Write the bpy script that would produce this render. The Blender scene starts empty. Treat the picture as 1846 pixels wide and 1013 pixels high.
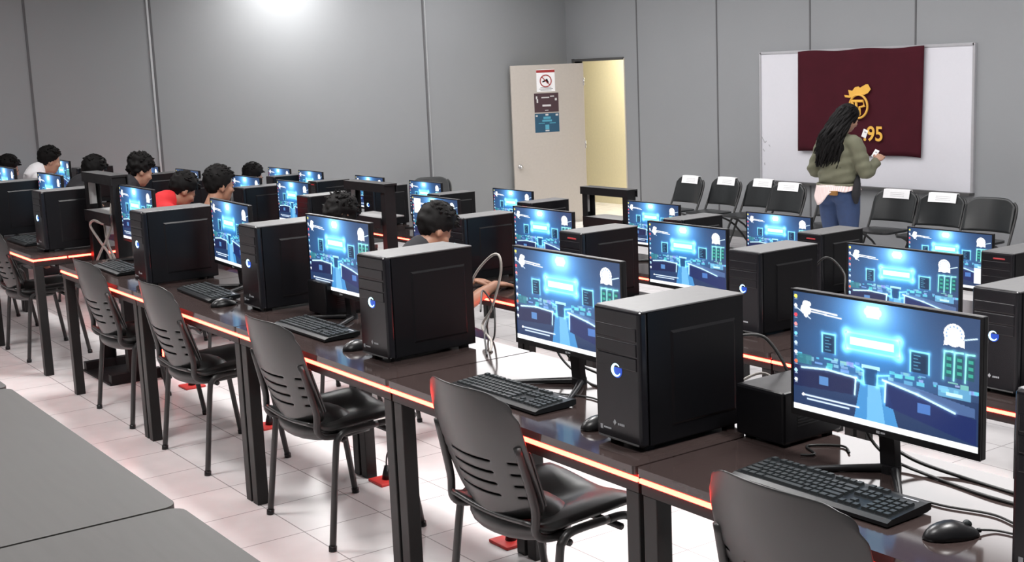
import bpy, bmesh, math, random
import numpy as np
from mathutils import Vector, Matrix, noise
random.seed(7)
C = bpy.context.scene.collection
scene = bpy.context.scene
PI = math.pi
R = math.radians

# ---------------------------------------------------------------- camera
cam_data = bpy.data.cameras.new('camera')
cam = bpy.data.objects.new('camera', cam_data)
C.objects.link(cam)
CR = Vector((0.81611311, -0.57638118, -0.04176283))
CU = Vector((0.12903384, 0.11130518, 0.98537375))
CF = Vector((0.56330246, 0.80956525, -0.16521029))
cam.matrix_world = Matrix(((CR.x, CU.x, -CF.x, 0), (CR.y, CU.y, -CF.y, 0),
                           (CR.z, CU.z, -CF.z, 1.73372), (0, 0, 0, 1)))
cam_data.sensor_fit = 'HORIZONTAL'
cam_data.sensor_width = 36
cam_data.lens = 2303.017 / 1846 * 36
cam_data.clip_start = 0.05
scene.camera = cam

# ---------------------------------------------------------------- world, exposure
world = bpy.data.worlds.new('world')
scene.world = world
world.use_nodes = True
world.node_tree.nodes['Background'].inputs[0].default_value = (0.5, 0.52, 0.55, 1)
world.node_tree.nodes['Background'].inputs[1].default_value = 0.15
scene.view_settings.view_transform = 'Standard'
scene.view_settings.look = 'None'
scene.view_settings.gamma = 1
scene.view_settings.use_curve_mapping = False
scene.view_settings.exposure = 0.0

# ceiling lamps of the room: x, y, watts  (built as fixtures further down)
CEIL = 3.15
LAMPS = [(2.75, 1.4, 95), (2.75, 4.2, 95), (2.75, 7.0, 85), (2.75, 9.8, 35), (2.75, 12.4, 8),
         (5.2, 3.4, 38), (5.2, 6.4, 36), (5.2, 9.4, 30), (6.75, 13.60, 50), (0.95, 2.2, 48), (0.95, 5.6, 48), (0.95, 9.0, 22)]  # last three lamps are added to brighten the near aisle floor
# broad lit panels over the front of the room: x, y of each centre, size 1.2 x 2.3
PANELS = [(x, y) for x in (7.95, 9.2) for y in (3.2, 5.55, 7.9, 10.25, 12.6)]
PANEL_GLOW = 3.3

# ---------------------------------------------------------------- materials
def mat(name, col, rough=0.5, metal=0.0, emit=None, strength=0.0, spec=0.5, var=0.06, scale=30.0, bump=0.0):
    m = bpy.data.materials.new(name)
    m.use_nodes = True
    nt = m.node_tree
    b = nt.nodes['Principled BSDF']
    b.inputs['Metallic'].default_value = metal
    b.inputs['Specular IOR Level'].default_value = spec
    tc = nt.nodes.new('ShaderNodeTexCoord')
    n = nt.nodes.new('ShaderNodeTexNoise')
    n.inputs['Scale'].default_value = scale
    n.inputs['Detail'].default_value = 3
    nt.links.new(tc.outputs['Object'], n.inputs['Vector'])
    mx = nt.nodes.new('ShaderNodeMix')
    mx.data_type = 'RGBA'
    lo = [max(0, c * (1 - var)) for c in col] + [1]
    hi = [min(1, c * (1 + var)) for c in col] + [1]
    mx.inputs[6].default_value = lo
    mx.inputs[7].default_value = hi
    nt.links.new(n.outputs[0], mx.inputs[0])
    nt.links.new(mx.outputs[2], b.inputs['Base Color'])
    mr = nt.nodes.new('ShaderNodeMapRange')
    mr.inputs[3].default_value = max(0.02, rough * 0.9)
    mr.inputs[4].default_value = min(1, rough * 1.1)
    nt.links.new(n.outputs[0], mr.inputs[0])
    nt.links.new(mr.outputs[0], b.inputs['Roughness'])
    if bump:
        bp = nt.nodes.new('ShaderNodeBump')
        bp.inputs['Strength'].default_value = bump
        bp.inputs['Distance'].default_value = 0.004
        nt.links.new(n.outputs[0], bp.inputs['Height'])
        nt.links.new(bp.outputs[0], b.inputs['Normal'])
    if emit:
        b.inputs['Emission Color'].default_value = (*emit, 1)
        b.inputs['Emission Strength'].default_value = strength
    return m

def tile_material():
    m = bpy.data.materials.new('glazed_floor_tile')
    m.use_nodes = True
    nt = m.node_tree
    b = nt.nodes['Principled BSDF']
    tc = nt.nodes.new('ShaderNodeTexCoord')
    mp = nt.nodes.new('ShaderNodeMapping')
    mp.inputs['Location'].default_value = (-2.0 + 0.0025, -4.345 + 0.0025, 0)
    nt.links.new(tc.outputs['Object'], mp.inputs['Vector'])
    br = nt.nodes.new('ShaderNodeTexBrick')
    br.offset = 0.0
    br.inputs['Scale'].default_value = 1.0
    br.inputs['Brick Width'].default_value = 0.33
    br.inputs['Row Height'].default_value = 0.362
    br.inputs['Mortar Size'].default_value = 0.0028
    br.inputs['Mortar Smooth'].default_value = 0.3
    br.inputs['Color1'].default_value = (0.80, 0.775, 0.775, 1)
    br.inputs['Color2'].default_value = (0.76, 0.735, 0.74, 1)
    br.inputs['Mortar'].default_value = (0.33, 0.31, 0.31, 1)
    nt.links.new(mp.outputs[0], br.inputs['Vector'])
    n = nt.nodes.new('ShaderNodeTexNoise')
    n.inputs['Scale'].default_value = 7
    n.inputs['Detail'].default_value = 5
    nt.links.new(tc.outputs['Object'], n.inputs['Vector'])
    mx = nt.nodes.new('ShaderNodeMix'); mx.data_type = 'RGBA'; mx.blend_type = 'MULTIPLY'
    mx.inputs[0].default_value = 0.15
    nt.links.new(br.outputs['Color'], mx.inputs[6])
    nt.links.new(n.outputs[0], mx.inputs[7])
    nt.links.new(mx.outputs[2], b.inputs['Base Color'])
    mr = nt.nodes.new('ShaderNodeMapRange')
    mr.inputs[3].default_value = 0.12; mr.inputs[4].default_value = 0.26
    nt.links.new(n.outputs[0], mr.inputs[0])
    nt.links.new(mr.outputs[0], b.inputs['Roughness'])
    bp = nt.nodes.new('ShaderNodeBump')
    bp.inputs['Strength'].default_value = 0.25; bp.inputs['Distance'].default_value = 0.002
    bp.invert = True
    nt.links.new(br.outputs['Fac'], bp.inputs['Height'])
    nt.links.new(bp.outputs[0], b.inputs['Normal'])
    return m

def grain_material(name, c1, c2, rough, spec=0.5):
    m = bpy.data.materials.new(name)
    m.use_nodes = True
    nt = m.node_tree
    b = nt.nodes['Principled BSDF']
    tc = nt.nodes.new('ShaderNodeTexCoord')
    mp = nt.nodes.new('ShaderNodeMapping')
    mp.inputs['Scale'].default_value = (22, 2.2, 8)
    nt.links.new(tc.outputs['Object'], mp.inputs['Vector'])
    n = nt.nodes.new('ShaderNodeTexNoise')
    n.inputs['Scale'].default_value = 2.5; n.inputs['Detail'].default_value = 6
    n.inputs['Distortion'].default_value = 0.6
    nt.links.new(mp.outputs[0], n.inputs['Vector'])
    mx = nt.nodes.new('ShaderNodeMix'); mx.data_type = 'RGBA'
    mx.inputs[6].default_value = (*c1, 1); mx.inputs[7].default_value = (*c2, 1)
    nt.links.new(n.outputs[0], mx.inputs[0])
    nt.links.new(mx.outputs[2], b.inputs['Base Color'])
    b.inputs['Roughness'].default_value = rough
    b.inputs['Specular IOR Level'].default_value = spec
    return m

def wall_material(name, col):
    m = bpy.data.materials.new(name)
    m.use_nodes = True
    nt = m.node_tree
    b = nt.nodes['Principled BSDF']
    tc = nt.nodes.new('ShaderNodeTexCoord')
    n = nt.nodes.new('ShaderNodeTexNoise'); n.inputs['Scale'].default_value = 1.2; n.inputs['Detail'].default_value = 4
    n2 = nt.nodes.new('ShaderNodeTexNoise'); n2.inputs['Scale'].default_value = 180; n2.inputs['Detail'].default_value = 2
    nt.links.new(tc.outputs['Object'], n.inputs['Vector'])
    nt.links.new(tc.outputs['Object'], n2.inputs['Vector'])
    mx = nt.nodes.new('ShaderNodeMix'); mx.data_type = 'RGBA'
    mx.inputs[6].default_value = (*[c * 0.96 for c in col], 1)
    mx.inputs[7].default_value = (*[c * 1.04 for c in col], 1)
    nt.links.new(n.outputs[0], mx.inputs[0])
    nt.links.new(mx.outputs[2], b.inputs['Base Color'])
    b.inputs['Roughness'].default_value = 0.62
    b.inputs['Specular IOR Level'].default_value = 0.35
    bp = nt.nodes.new('ShaderNodeBump'); bp.inputs['Strength'].default_value = 0.12; bp.inputs['Distance'].default_value = 0.002
    nt.links.new(n2.outputs[0], bp.inputs['Height'])
    nt.links.new(bp.outputs[0], b.inputs['Normal'])
    return m

def stripe_material(name, c1, c2, freq):
    m = mat(name, c1, 0.8)
    nt = m.node_tree
    b = nt.nodes['Principled BSDF']
    tc = nt.nodes.new('ShaderNodeTexCoord')
    w = nt.nodes.new('ShaderNodeTexWave'); w.bands_direction = 'Y'; w.inputs['Scale'].default_value = freq
    nt.links.new(tc.outputs['Object'], w.inputs['Vector'])
    mx = nt.nodes.new('ShaderNodeMix'); mx.data_type = 'RGBA'
    mx.inputs[6].default_value = (*c1, 1); mx.inputs[7].default_value = (*c2, 1)
    nt.links.new(w.outputs[0], mx.inputs[0])
    nt.links.new(mx.outputs[2], b.inputs['Base Color'])
    return m

M = {}
M['tile'] = tile_material()
M['wall'] = wall_material('grey_wall_panel', (0.248, 0.257, 0.266))
M['seam'] = mat('wall_seam_shadow_gap', (0.10, 0.10, 0.105), 0.8)
M['seam_light'] = mat('wall_seam_aluminium', (0.45, 0.46, 0.47), 0.4, 0.3)
M['ceil'] = mat('white_ceiling', (0.6, 0.6, 0.6), 0.9)
M['hall'] = mat('cream_corridor_paint', (0.78, 0.70, 0.47), 0.7)
M['door'] = mat('beige_door_paint', (0.47, 0.43, 0.385), 0.45)
M['doorframe'] = mat('dark_door_frame', (0.06, 0.06, 0.06), 0.5)
M['top'] = grain_material('dark_brown_laminate', (0.026, 0.018, 0.017), (0.046, 0.033, 0.031), 0.10, 0.75)
M['top_grey'] = grain_material('grey_laminate', (0.052, 0.050, 0.049), (0.064, 0.062, 0.061), 0.5, 0.12)
M['steel'] = mat('black_powder_coated_steel', (0.011, 0.011, 0.011), 0.42, 0.0, spec=0.3)
M['led'] = mat('red_led_strip', (0.5, 0.05, 0.05), 0.4, emit=(1.0, 0.026, 0.016), strength=36)
M['case'] = mat('black_steel_case', (0.0045, 0.0045, 0.0055), 0.34, spec=0.22)
M['case_front'] = mat('black_gloss_plastic', (0.008, 0.008, 0.010), 0.2, spec=0.35)
M['case_top'] = mat('case_lid_painted_sheen', (0.085, 0.085, 0.087), 0.38)  # lid colour lightened to stand in for light reflected off the top
M['chrome'] = mat('silver_trim', (0.55, 0.55, 0.55), 0.25, 0.9)
M['ring'] = mat('blue_power_ring', (0.1, 0.3, 0.5), 0.4, emit=(0.12, 0.55, 1.0), strength=3.2)
M['ringwhite'] = mat('cyan_power_ring', (0.4, 0.6, 0.7), 0.4, emit=(0.45, 0.85, 1.0), strength=3.0)
M['redbar'] = mat('red_case_lamp', (0.10, 0.008, 0.008), 0.4, emit=(1.0, 0.03, 0.05), strength=0.3)
M['logo'] = mat('pale_logo_print', (0.35, 0.36, 0.38), 0.5)
M['plastic'] = mat('black_plastic', (0.008, 0.008, 0.009), 0.33, spec=0.35)
M['bezel'] = mat('black_monitor_plastic', (0.008, 0.008, 0.009), 0.33, spec=0.3)
M['chair'] = mat('black_chair_plastic', (0.025, 0.026, 0.026), 0.33, spec=0.5)
M['foldchair'] = mat('black_folding_chair_plastic', (0.018, 0.020, 0.021), 0.3, spec=0.4)
M['tube'] = mat('black_chair_tube', (0.022, 0.022, 0.022), 0.35)
M['key'] = mat('black_keycap', (0.022, 0.026, 0.028), 0.42, spec=0.35)
M['kbase'] = mat('black_keyboard_base', (0.006, 0.007, 0.008), 0.35, spec=0.3)
M['cable'] = mat('black_cable', (0.012, 0.012, 0.012), 0.45)
M['cablegrey'] = mat('grey_cable', (0.26, 0.24, 0.22), 0.5)
M['paper'] = mat('white_paper', (0.86, 0.86, 0.87), 0.8)
M['ink'] = mat('grey_ink', (0.35, 0.35, 0.36), 0.8)
M['whiteboard'] = mat('whiteboard_enamel', (0.62, 0.62, 0.66), 0.3, var=0.02)
M['alu'] = mat('aluminium_frame', (0.5, 0.5, 0.52), 0.35, 0.5)
M['flag'] = mat('maroon_cloth', (0.050, 0.0085, 0.014), 0.9, spec=0.1, var=0.25, scale=5)
M['gold'] = mat('gold_print', (0.72, 0.40, 0.06), 0.6)
M['red'] = mat('red_plastic', (0.55, 0.03, 0.025), 0.45)
M['rack'] = mat('black_rack_steel', (0.006, 0.006, 0.007), 0.5, spec=0.25)
M['rackshelf'] = mat('grey_rack_shelf', (0.22, 0.22, 0.22), 0.4)
M['label'] = mat('white_label', (0.6, 0.6, 0.6), 0.7)
M['skin'] = mat('brown_skin', (0.27, 0.135, 0.085), 0.5, var=0.08)
M['skin2'] = mat('light_brown_skin', (0.36, 0.20, 0.135), 0.5, var=0.08)
M['hair'] = mat('black_hair', (0.0045, 0.004, 0.004), 0.6, spec=0.12, var=0.3, scale=80)
M['black_cloth'] = mat('black_cloth', (0.014, 0.014, 0.017), 0.9)
M['navy_cloth'] = mat('navy_cloth', (0.015, 0.02, 0.05), 0.9)
M['red_cloth'] = mat('red_cloth', (0.50, 0.012, 0.016), 0.8)
M['white_cloth'] = mat('white_cloth', (0.75, 0.75, 0.77), 0.85)
M['grey_cloth'] = mat('grey_cloth', (0.25, 0.25, 0.26), 0.9)
M['denim'] = mat('blue_denim', (0.028, 0.052, 0.125), 0.85, var=0.25, scale=25)
M['olive'] = mat('olive_cloth', (0.118, 0.118, 0.077), 0.85, var=0.15, scale=12)
M['pinkstripe'] = stripe_material('pink_striped_cloth', (0.72, 0.52, 0.50), (0.80, 0.72, 0.70), 18)
M['leather'] = mat('brown_leather', (0.25, 0.12, 0.03), 0.5)
M['poster_red'] = mat('poster_red_ink', (0.35, 0.03, 0.03), 0.6)
M['poster_maroon'] = mat('poster_maroon_ink', (0.055, 0.025, 0.032), 0.5)
M['poster_blue'] = mat('poster_blue_ink', (0.015, 0.075, 0.135), 0.5)
M['poster_cyan'] = mat('poster_cyan_ink', (0.08, 0.33, 0.45), 0.5)
M['diffuser'] = mat('lamp_diffuser', (0.9, 0.9, 0.9), 0.5, emit=(1, 0.98, 0.96), strength=6)
M['eye'] = mat('dark_eye', (0.01, 0.008, 0.008), 0.2)

# ---------------------------------------------------------------- mesh helpers
def add_box(bm, x0, x1, y0, y1, z0, z1, bevel=0.0, seg=2):
    vs = [bm.verts.new((x, y, z)) for x in (x0, x1) for y in (y0, y1) for z in (z0, z1)]
    f = [(0, 1, 3, 2), (4, 6, 7, 5), (0, 4, 5, 1), (2, 3, 7, 6), (0, 2, 6, 4), (1, 5, 7, 3)]
    fs = [bm.faces.new([vs[i] for i in q]) for q in f]
    if bevel:
        es = list({e for q in fs for e in q.edges})
        bmesh.ops.bevel(bm, geom=es, offset=bevel, segments=seg, affect='EDGES', profile=0.5)

def add_slab(bm, x0, x1, y0, y1, z0, z1, r=0.03, n=5):
    """flat slab with rounded vertical corners"""
    pts = []
    for cx, cy, a0 in ((x1 - r, y1 - r, 0), (x0 + r, y1 - r, 90), (x0 + r, y0 + r, 180), (x1 - r, y0 + r, 270)):
        for k in range(n + 1):
            a = R(a0 + 90 * k / n)
            pts.append((cx + r * math.cos(a), cy + r * math.sin(a)))
    add_prism(bm, [(x, y, z0) for x, y in pts], (0, 0, z1 - z0))

def add_prism(bm, pts, vec):
    v = Vector(vec)
    a = [bm.verts.new(p) for p in pts]
    b = [bm.verts.new(Vector(p) + v) for p in pts]
    n = len(pts)
    bm.faces.new(list(reversed(a)))
    bm.faces.new(b)
    for i in range(n):
        bm.faces.new((a[i], a[(i + 1) % n], b[(i + 1) % n], b[i]))

def smooth_path(pts, n=6):
    P = [Vector(p) for p in pts]
    out = []
    for i in range(len(P) - 1):
        p0 = P[max(0, i - 1)]; p1 = P[i]; p2 = P[i + 1]; p3 = P[min(len(P) - 1, i + 2)]
        for k in range(n):
            t = k / n
            out.append(0.5 * ((2 * p1) + (p2 - p0) * t + (2 * p0 - 5 * p1 + 4 * p2 - p3) * t * t + (3 * p1 - p0 - 3 * p2 + p3) * t ** 3))
    out.append(P[-1])
    return out

def add_tube(bm, pts, r, n=8, smooth=0, radii=None):
    P = smooth_path(pts, smooth) if smooth else [Vector(p) for p in pts]
    m = len(P)
    if radii is None:
        rr = [r] * m
    else:
        rr = [radii[0] + 0 for _ in range(m)]
        for i in range(m):
            t = i / (m - 1) * (len(radii) - 1)
            k = min(int(t), len(radii) - 2)
            rr[i] = radii[k] + (radii[k + 1] - radii[k]) * (t - k)
    T = []
    for i in range(m):
        d = P[min(i + 1, m - 1)] - P[max(i - 1, 0)]
        T.append(d.normalized() if d.length > 1e-9 else Vector((0, 0, 1)))
    ref = Vector((0, 0, 1)) if abs(T[0].z) < 0.9 else Vector((1, 0, 0))
    N = (ref - T[0] * ref.dot(T[0])).normalized()
    rings = []
    for i in range(m):
        N = (N - T[i] * N.dot(T[i]))
        if N.length < 1e-6:
            N = T[i].orthogonal()
        N.normalize()
        B = T[i].cross(N)
        rings.append([bm.verts.new(P[i] + rr[i] * (math.cos(2 * PI * k / n) * N + math.sin(2 * PI * k / n) * B)) for k in range(n)])
    for i in range(m - 1):
        for k in range(n):
            bm.faces.new((rings[i][k], rings[i][(k + 1) % n], rings[i + 1][(k + 1) % n], rings[i + 1][k]))
    bm.faces.new(list(reversed(rings[0])))
    bm.faces.new(rings[-1])

def add_ell(bm, c, rad, sub=3, rot=None):
    r = bmesh.ops.create_icosphere(bm, subdivisions=sub, radius=1.0)
    mt = Matrix.Translation(c) @ (rot.to_4x4() if rot else Matrix.Identity(4)) @ Matrix.Diagonal((*rad, 1))
    bmesh.ops.transform(bm, matrix=mt, verts=r['verts'])
    return r['verts']

def obj(name, bm, m, parent=None, smooth=False, loc=None):
    me = bpy.data.meshes.new(name)
    bmesh.ops.recalc_face_normals(bm, faces=bm.faces[:])
    bm.to_mesh(me); bm.free()
    for x in (m if isinstance(m, (list, tuple)) else [m]):
        me.materials.append(x)
    if smooth:
        for p in me.polygons: p.use_smooth = True
    o = bpy.data.objects.new(name, me)
    C.objects.link(o)
    if parent: o.parent = parent
    if loc: o.location = loc
    return o

def box(name, x0, x1, y0, y1, z0, z1, m, parent=None, bevel=0.0):
    bm = bmesh.new(); add_box(bm, x0, x1, y0, y1, z0, z1, bevel)
    return obj(name, bm, m, parent)

def tube(name, pts, r, m, parent=None, n=8, sm=6):
    bm = bmesh.new(); add_tube(bm, pts, r, n, sm)
    return obj(name, bm, m, parent, True)

def tag(o, label, cat, group=None):
    o['label'] = label; o['category'] = cat
    if group: o['group'] = group
    return o

def thing(name, label, cat, loc=(0, 0, 0), rz=0, group=None):
    o = bpy.data.objects.new(name, None)
    C.objects.link(o)
    o.empty_display_size = 0.1
    o.location = loc; o.rotation_euler = (0, 0, rz)
    return tag(o, label, cat, group)

def dup(root, loc, rz=0, label=None, group=None, skip=()):
    r = root.copy(); C.objects.link(r); r.location = loc; r.rotation_euler = (0, 0, rz)
    if label: r['label'] = label
    if group: r['group'] = group
    for ch in list(root.children):
        if ch.name.split('.')[0] in skip: continue
        c = ch.copy(); C.objects.link(c); c.parent = r
        for g in ch.children:
            d = g.copy(); C.objects.link(d); d.parent = c
    return r

def struct(o):
    o['kind'] = 'structure'
    return o

# ---------------------------------------------------------------- room
XW, YW = 11.0, 14.25          # front wall (whiteboard) and left wall
XB, YR = -2.8, -2.4           # walls behind and beside the camera
TIER = 0.2025
X1, PITCH = 1.978, 1.77
def xf(row): return X1 + PITCH * (row - 1)      # table front edge of a row
def zt(row): return -TIER * (row - 1)           # floor of that row's step
EDGE = [2.637 + PITCH * (k - 1) for k in range(-1, 3)]   # riser positions
bm = bmesh.new()
prof = [(XB, 0.405)]
zz = 0.405
for e in EDGE[:4]:
    prof.append((e, zz)); zz -= TIER; prof.append((e, zz))
prof.append((XW + 0.2, zz)); prof.append((XW + 0.2, -0.9)); prof.append((XB, -0.9))
add_prism(bm, [(x, YR, z) for x, z in prof], (0, YW - YR + 0.2, 0))
struct(obj('floor', bm, M['tile']))
FZ = zz                                        # level of the flat front floor
struct(box('ceiling', XB, XW + 0.2, YR, YW + 0.2, CEIL, CEIL + 0.1, M['ceil']))
struct(box('wall_left', XB, XW + 0.15, YW, YW + 0.15, -0.7, CEIL, M['wall']))
struct(box('wall_back', XB - 0.15, XB, YR, YW, -0.2, CEIL, M['wall']))
struct(box('wall_right', XB, XW, YR - 0.15, YR, -0.7, CEIL, M['wall']))
DY0, DY1, DZ1 = 13.03, 14.08, 1.765
bm = bmesh.new()
add_box(bm, XW, XW + 0.12, YR, DY0, -0.7, CEIL)
add_box(bm, XW, XW + 0.12, DY1, YW, -0.7, CEIL)
add_box(bm, XW, XW + 0.12, DY0, DY1, DZ1, CEIL)
struct(obj('wall_front', bm, M['wall']))
# corridor seen through the open door
bm = bmesh.new()
add_box(bm, XW + 1.5, XW + 1.6, 11.0, 17.6, FZ - 0.05, 2.6)
add_box(bm, XW + 0.12, XW + 1.6, 10.9, 11.0, FZ - 0.05, 2.6)
add_box(bm, XW + 0.12, XW + 1.6, 17.5, 17.6, FZ - 0.05, 2.6)
add_box(bm, XW + 0.12, XW + 1.6, 10.9, 17.6, 2.6, 2.7)
struct(obj('wall_corridor', bm, M['hall']))
struct(box('floor_corridor', XW + 0.12, XW + 1.6, 10.9, 17.6, FZ - 0.1, FZ, M['tile']))
ld = bpy.data.lights.new('corridor_lamp', 'AREA'); ld.energy = 120; ld.size = 0.6; ld.color = (1, 0.96, 0.86)
lo = bpy.data.objects.new('corridor_lamp', ld); C.objects.link(lo); lo.location = (XW + 0.85, 13.9, 2.55)
tag(lo, 'corridor ceiling lamp behind the open door', 'lamp')

# wall seams: dark gap with a narrow aluminium edge
k = 0
for x in (3.77, 5.135, 8.70):
    k += 1
    bm = bmesh.new(); add_box(bm, x - 0.012, x + 0.012, YW - 0.006, YW, -0.6, CEIL)
    o = struct(obj('trim_%d' % k, bm, M['seam']))
    if x > 4:
        k += 1
        s = -1 if x < 6 else 1
        struct(box('trim_%d' % k, x + s * 0.03 - (0.012 if x < 6 else 0.006), x + s * 0.03 + (0.012 if x < 6 else 0.006), YW - 0.010, YW, -0.6, CEIL, M['seam_light']))
for y in (12.757, 11.30, 9.84, 8.437, 7.04, 5.6):
    k += 1
    struct(box('trim_%d' % k, XW - 0.005, XW, y - 0.010, y + 0.010, -0.6, CEIL, M['seam']))
struct(box('baseboard_left', XB, XW, YW - 0.012, YW, FZ, FZ + 0.08, M['doorframe']))
struct(box('baseboard_front', XW - 0.012, XW, YR, DY0, FZ, FZ + 0.08, M['doorframe']))

# door: frame, open leaf, knob, closer
k += 1
bm = bmesh.new()
add_box(bm, XW - 0.02, XW + 0.14, DY1, DY1 + 0.04, FZ, DZ1 + 0.04)
add_box(bm, XW - 0.02, XW + 0.14, DY0, DY1, DZ1, DZ1 + 0.035)
struct(obj('trim_%d' % k, bm, M['doorframe']))
k += 1
struct(box('trim_%d' % k, XW - 0.01, XW + 0.13, DY0 - 0.02, DY0, FZ, DZ1 + 0.02, M['door']))
H0 = Vector((10.93, 13.80, 0)); H1 = Vector((9.95, 14.13, 0))
dd = (H1 - H0); LW = dd.length; dang = math.atan2(dd.y, dd.x)
door = bpy.data.objects.new('door_1', None); C.objects.link(door)
door.location = (H0.x, H0.y, FZ); door.rotation_euler = (0, 0, dang); struct(door)
LH = DZ1 - FZ - 0.02
# local x runs hinge -> free edge; local +y faces the room (camera side)
box('door_leaf', 0, LW, -0.04, 0, 0.01, LH, M['door'], door, 0.004)
bm = bmesh.new()
add_tube(bm, [(LW - 0.085, 0.0, 0.80), (LW - 0.085, 0.012, 0.80)], 0.03, 14)
add_tube(bm, [(LW - 0.085, 0.012, 0.80), (LW - 0.085, 0.04, 0.80)], 0.012, 10)
add_ell(bm, (LW - 0.085, 0.055, 0.80), (0.026, 0.022, 0.026), 2)
obj('door_handle', bm, M['chrome'], door, True)
for z in (0.25, 1.05, 1.9):
    bm = bmesh.new(); add_tube(bm, [(0.0, 0.006, z - 0.05), (0.0, 0.006, z + 0.05)], 0.009, 8)
    obj('hinge', bm, M['chrome'], door, True)
def door_sheet(name, u, z0, w, h, m, label, deco):
    """poster stuck to the door face; u = distance from the hinge to the sheet centre"""
    root = thing(name, label, 'poster', (H0.x, H0.y, FZ), dang)
    box('sheet', u - w / 2, u + w / 2, 0.0005, 0.002, z0, z0 + h, m, root)
    for nm, mm, rects in deco:
        b = bmesh.new()
        for (a0, b0, a1, b1) in rects:     # fractions, a from the left as seen, b from top
            add_box(b, u + w / 2 - a1 * w, u + w / 2 - a0 * w, 0.002, 0.003, z0 + h * (1 - b1), z0 + h * (1 - b0))
        obj(nm, b, mm, root)
    return root
p1 = door_sheet('prohibition_poster', 0.545, 1.79, 0.26, 0.295, M['paper'],
    'white prohibition poster with red circle, topmost on the open door', [
    ('red_heading', M['poster_red'], [(0.0, 0.02, 1, 0.14)]),
    ('small_print', M['ink'], [(0.2, 0.80, 0.8, 0.83), (0.12, 0.86, 0.88, 0.89), (0.2, 0.92, 0.8, 0.95)])])
bm = bmesh.new()
cx, cz, rr = 0.545, 1.79 + 0.295 * 0.48, 0.078
add_tube(bm, [(cx + rr * math.cos(a), 0.004, cz + rr * math.sin(a)) for a in [2 * PI * i / 28 for i in range(29)]], 0.007, 6)
add_tube(bm, [(cx + 0.055, 0.004, cz + 0.055), (cx - 0.055, 0.004, cz - 0.055)], 0.006, 6)
obj('red_circle', bm, M['poster_red'], p1, True)
bm = bmesh.new()
add_prism(bm, [(cx - 0.045, 0.003, cz - 0.02), (cx - 0.02, 0.003, cz + 0.03), (cx + 0.0, 0.003, cz + 0.02), (cx + 0.05, 0.003, cz - 0.005), (cx + 0.045, 0.003, cz - 0.02), (cx + 0.0, 0.003, cz - 0.005), (cx - 0.02, 0.003, cz - 0.035)], (0, 0.001, 0))
obj('black_pictogram', bm, M['case'], p1)
door_sheet('maroon_poster', 0.545, 1.515, 0.345, 0.255, M['poster_maroon'],
    'maroon notice with pale text, middle one on the open door', [
    ('pale_print', M['label'], [(0.07, 0.15, 0.13, 0.3), (0.1, 0.3, 0.16, 0.5), (0.3, 0.2, 0.62, 0.26), (0.66, 0.15, 0.82, 0.2), (0.85, 0.28, 0.93, 0.4), (0.33, 0.6, 0.68, 0.7), (0.43, 0.88, 0.57, 0.92)])])
door_sheet('blue_poster', 0.545, 1.245, 0.345, 0.255, M['poster_blue'],
    'blue notice with a glowing picture, lowest one on the open door', [
    ('picture', M['poster_cyan'], [(0.35, 0.18, 0.65, 0.30), (0.30, 0.34, 0.70, 0.44), (0.15, 0.5, 0.4, 0.54), (0.6, 0.5, 0.85, 0.54), (0.42, 0.6, 0.58, 0.85)]),
    ('pale_print', M['label'], [(0.44, 0.03, 0.56, 0.12), (0.04, 0.08, 0.12, 0.16), (0.86, 0.05, 0.96, 0.15), (0.42, 0.88, 0.58, 0.95)])])

# ceiling lamps
for i, (x, y, w) in enumerate(LAMPS):
    L = thing('ceiling_light', 'square white ceiling light over the computer room', 'lamp', (x, y, CEIL), 0, 'ceiling lights')
    bm = bmesh.new()
    for a in ((-0.31, 0.31, -0.31, -0.29), (-0.31, 0.31, 0.29, 0.31), (-0.31, -0.29, -0.29, 0.29), (0.29, 0.31, -0.29, 0.29)):
        add_box(bm, *a, -0.03, 0)
    obj('frame', bm, M['alu'], L)
    box('diffuser', -0.29, 0.29, -0.29, 0.29, -0.012, -0.002, M['diffuser'], L)
    ld = bpy.data.lights.new('lamp', 'AREA'); ld.shape = 'SQUARE'; ld.size = 0.56; ld.energy = w; ld.color = (1, 0.985, 0.97)
    lo = bpy.data.objects.new('lamp', ld); C.objects.link(lo); lo.parent = L; lo.location = (0, 0, -0.035)

M['panel'] = mat('lit_panel_diffuser', (0.9, 0.9, 0.9), 0.5, emit=(1, 0.985, 0.99), strength=PANEL_GLOW, var=0.01)
for x, y in PANELS:
    L = thing('ceiling_panel', 'broad lit ceiling panel over the front of the room', 'lamp', (x, y, CEIL), 0, 'lit ceiling panels')
    box('frame', -0.62, 0.62, -1.17, 1.17, -0.02, 0, M['alu'], L)
    box('diffuser', -0.605, 0.605, -1.155, 1.155, -0.026, -0.0205, M['panel'], L)

# ---------------------------------------------------------------- whiteboard and flag
BX = XW - 0.03
wb = thing('whiteboard', 'large white board on the grey wall behind the row of folding chairs', 'whiteboard', (XW, 9.15, 0.31))
BY0, BY1, BZ0, BZ1 = 7.73 - 9.15, 10.57 - 9.15, 0.0, 1.455
box('board_surface', -0.022, -0.006, BY0, BY1, BZ0, BZ1, M['whiteboard'], wb)
bm = bmesh.new()
add_box(bm, -0.032, 0, BY0 - 0.015, BY0 + 0.012, BZ0, BZ1 + 0.012)
add_box(bm, -0.032, 0, BY1 - 0.012, BY1 + 0.015, BZ0, BZ1 + 0.012)
add_box(bm, -0.032, 0, BY0, BY1, BZ1 - 0.012, BZ1 + 0.015)
obj('frame', bm, M['alu'], wb)
box('marker_tray', -0.085, 0, BY0 - 0.015, BY1 + 0.015, BZ0 - 0.025, BZ0, M['doorframe'], wb)
bm = bmesh.new()
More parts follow.
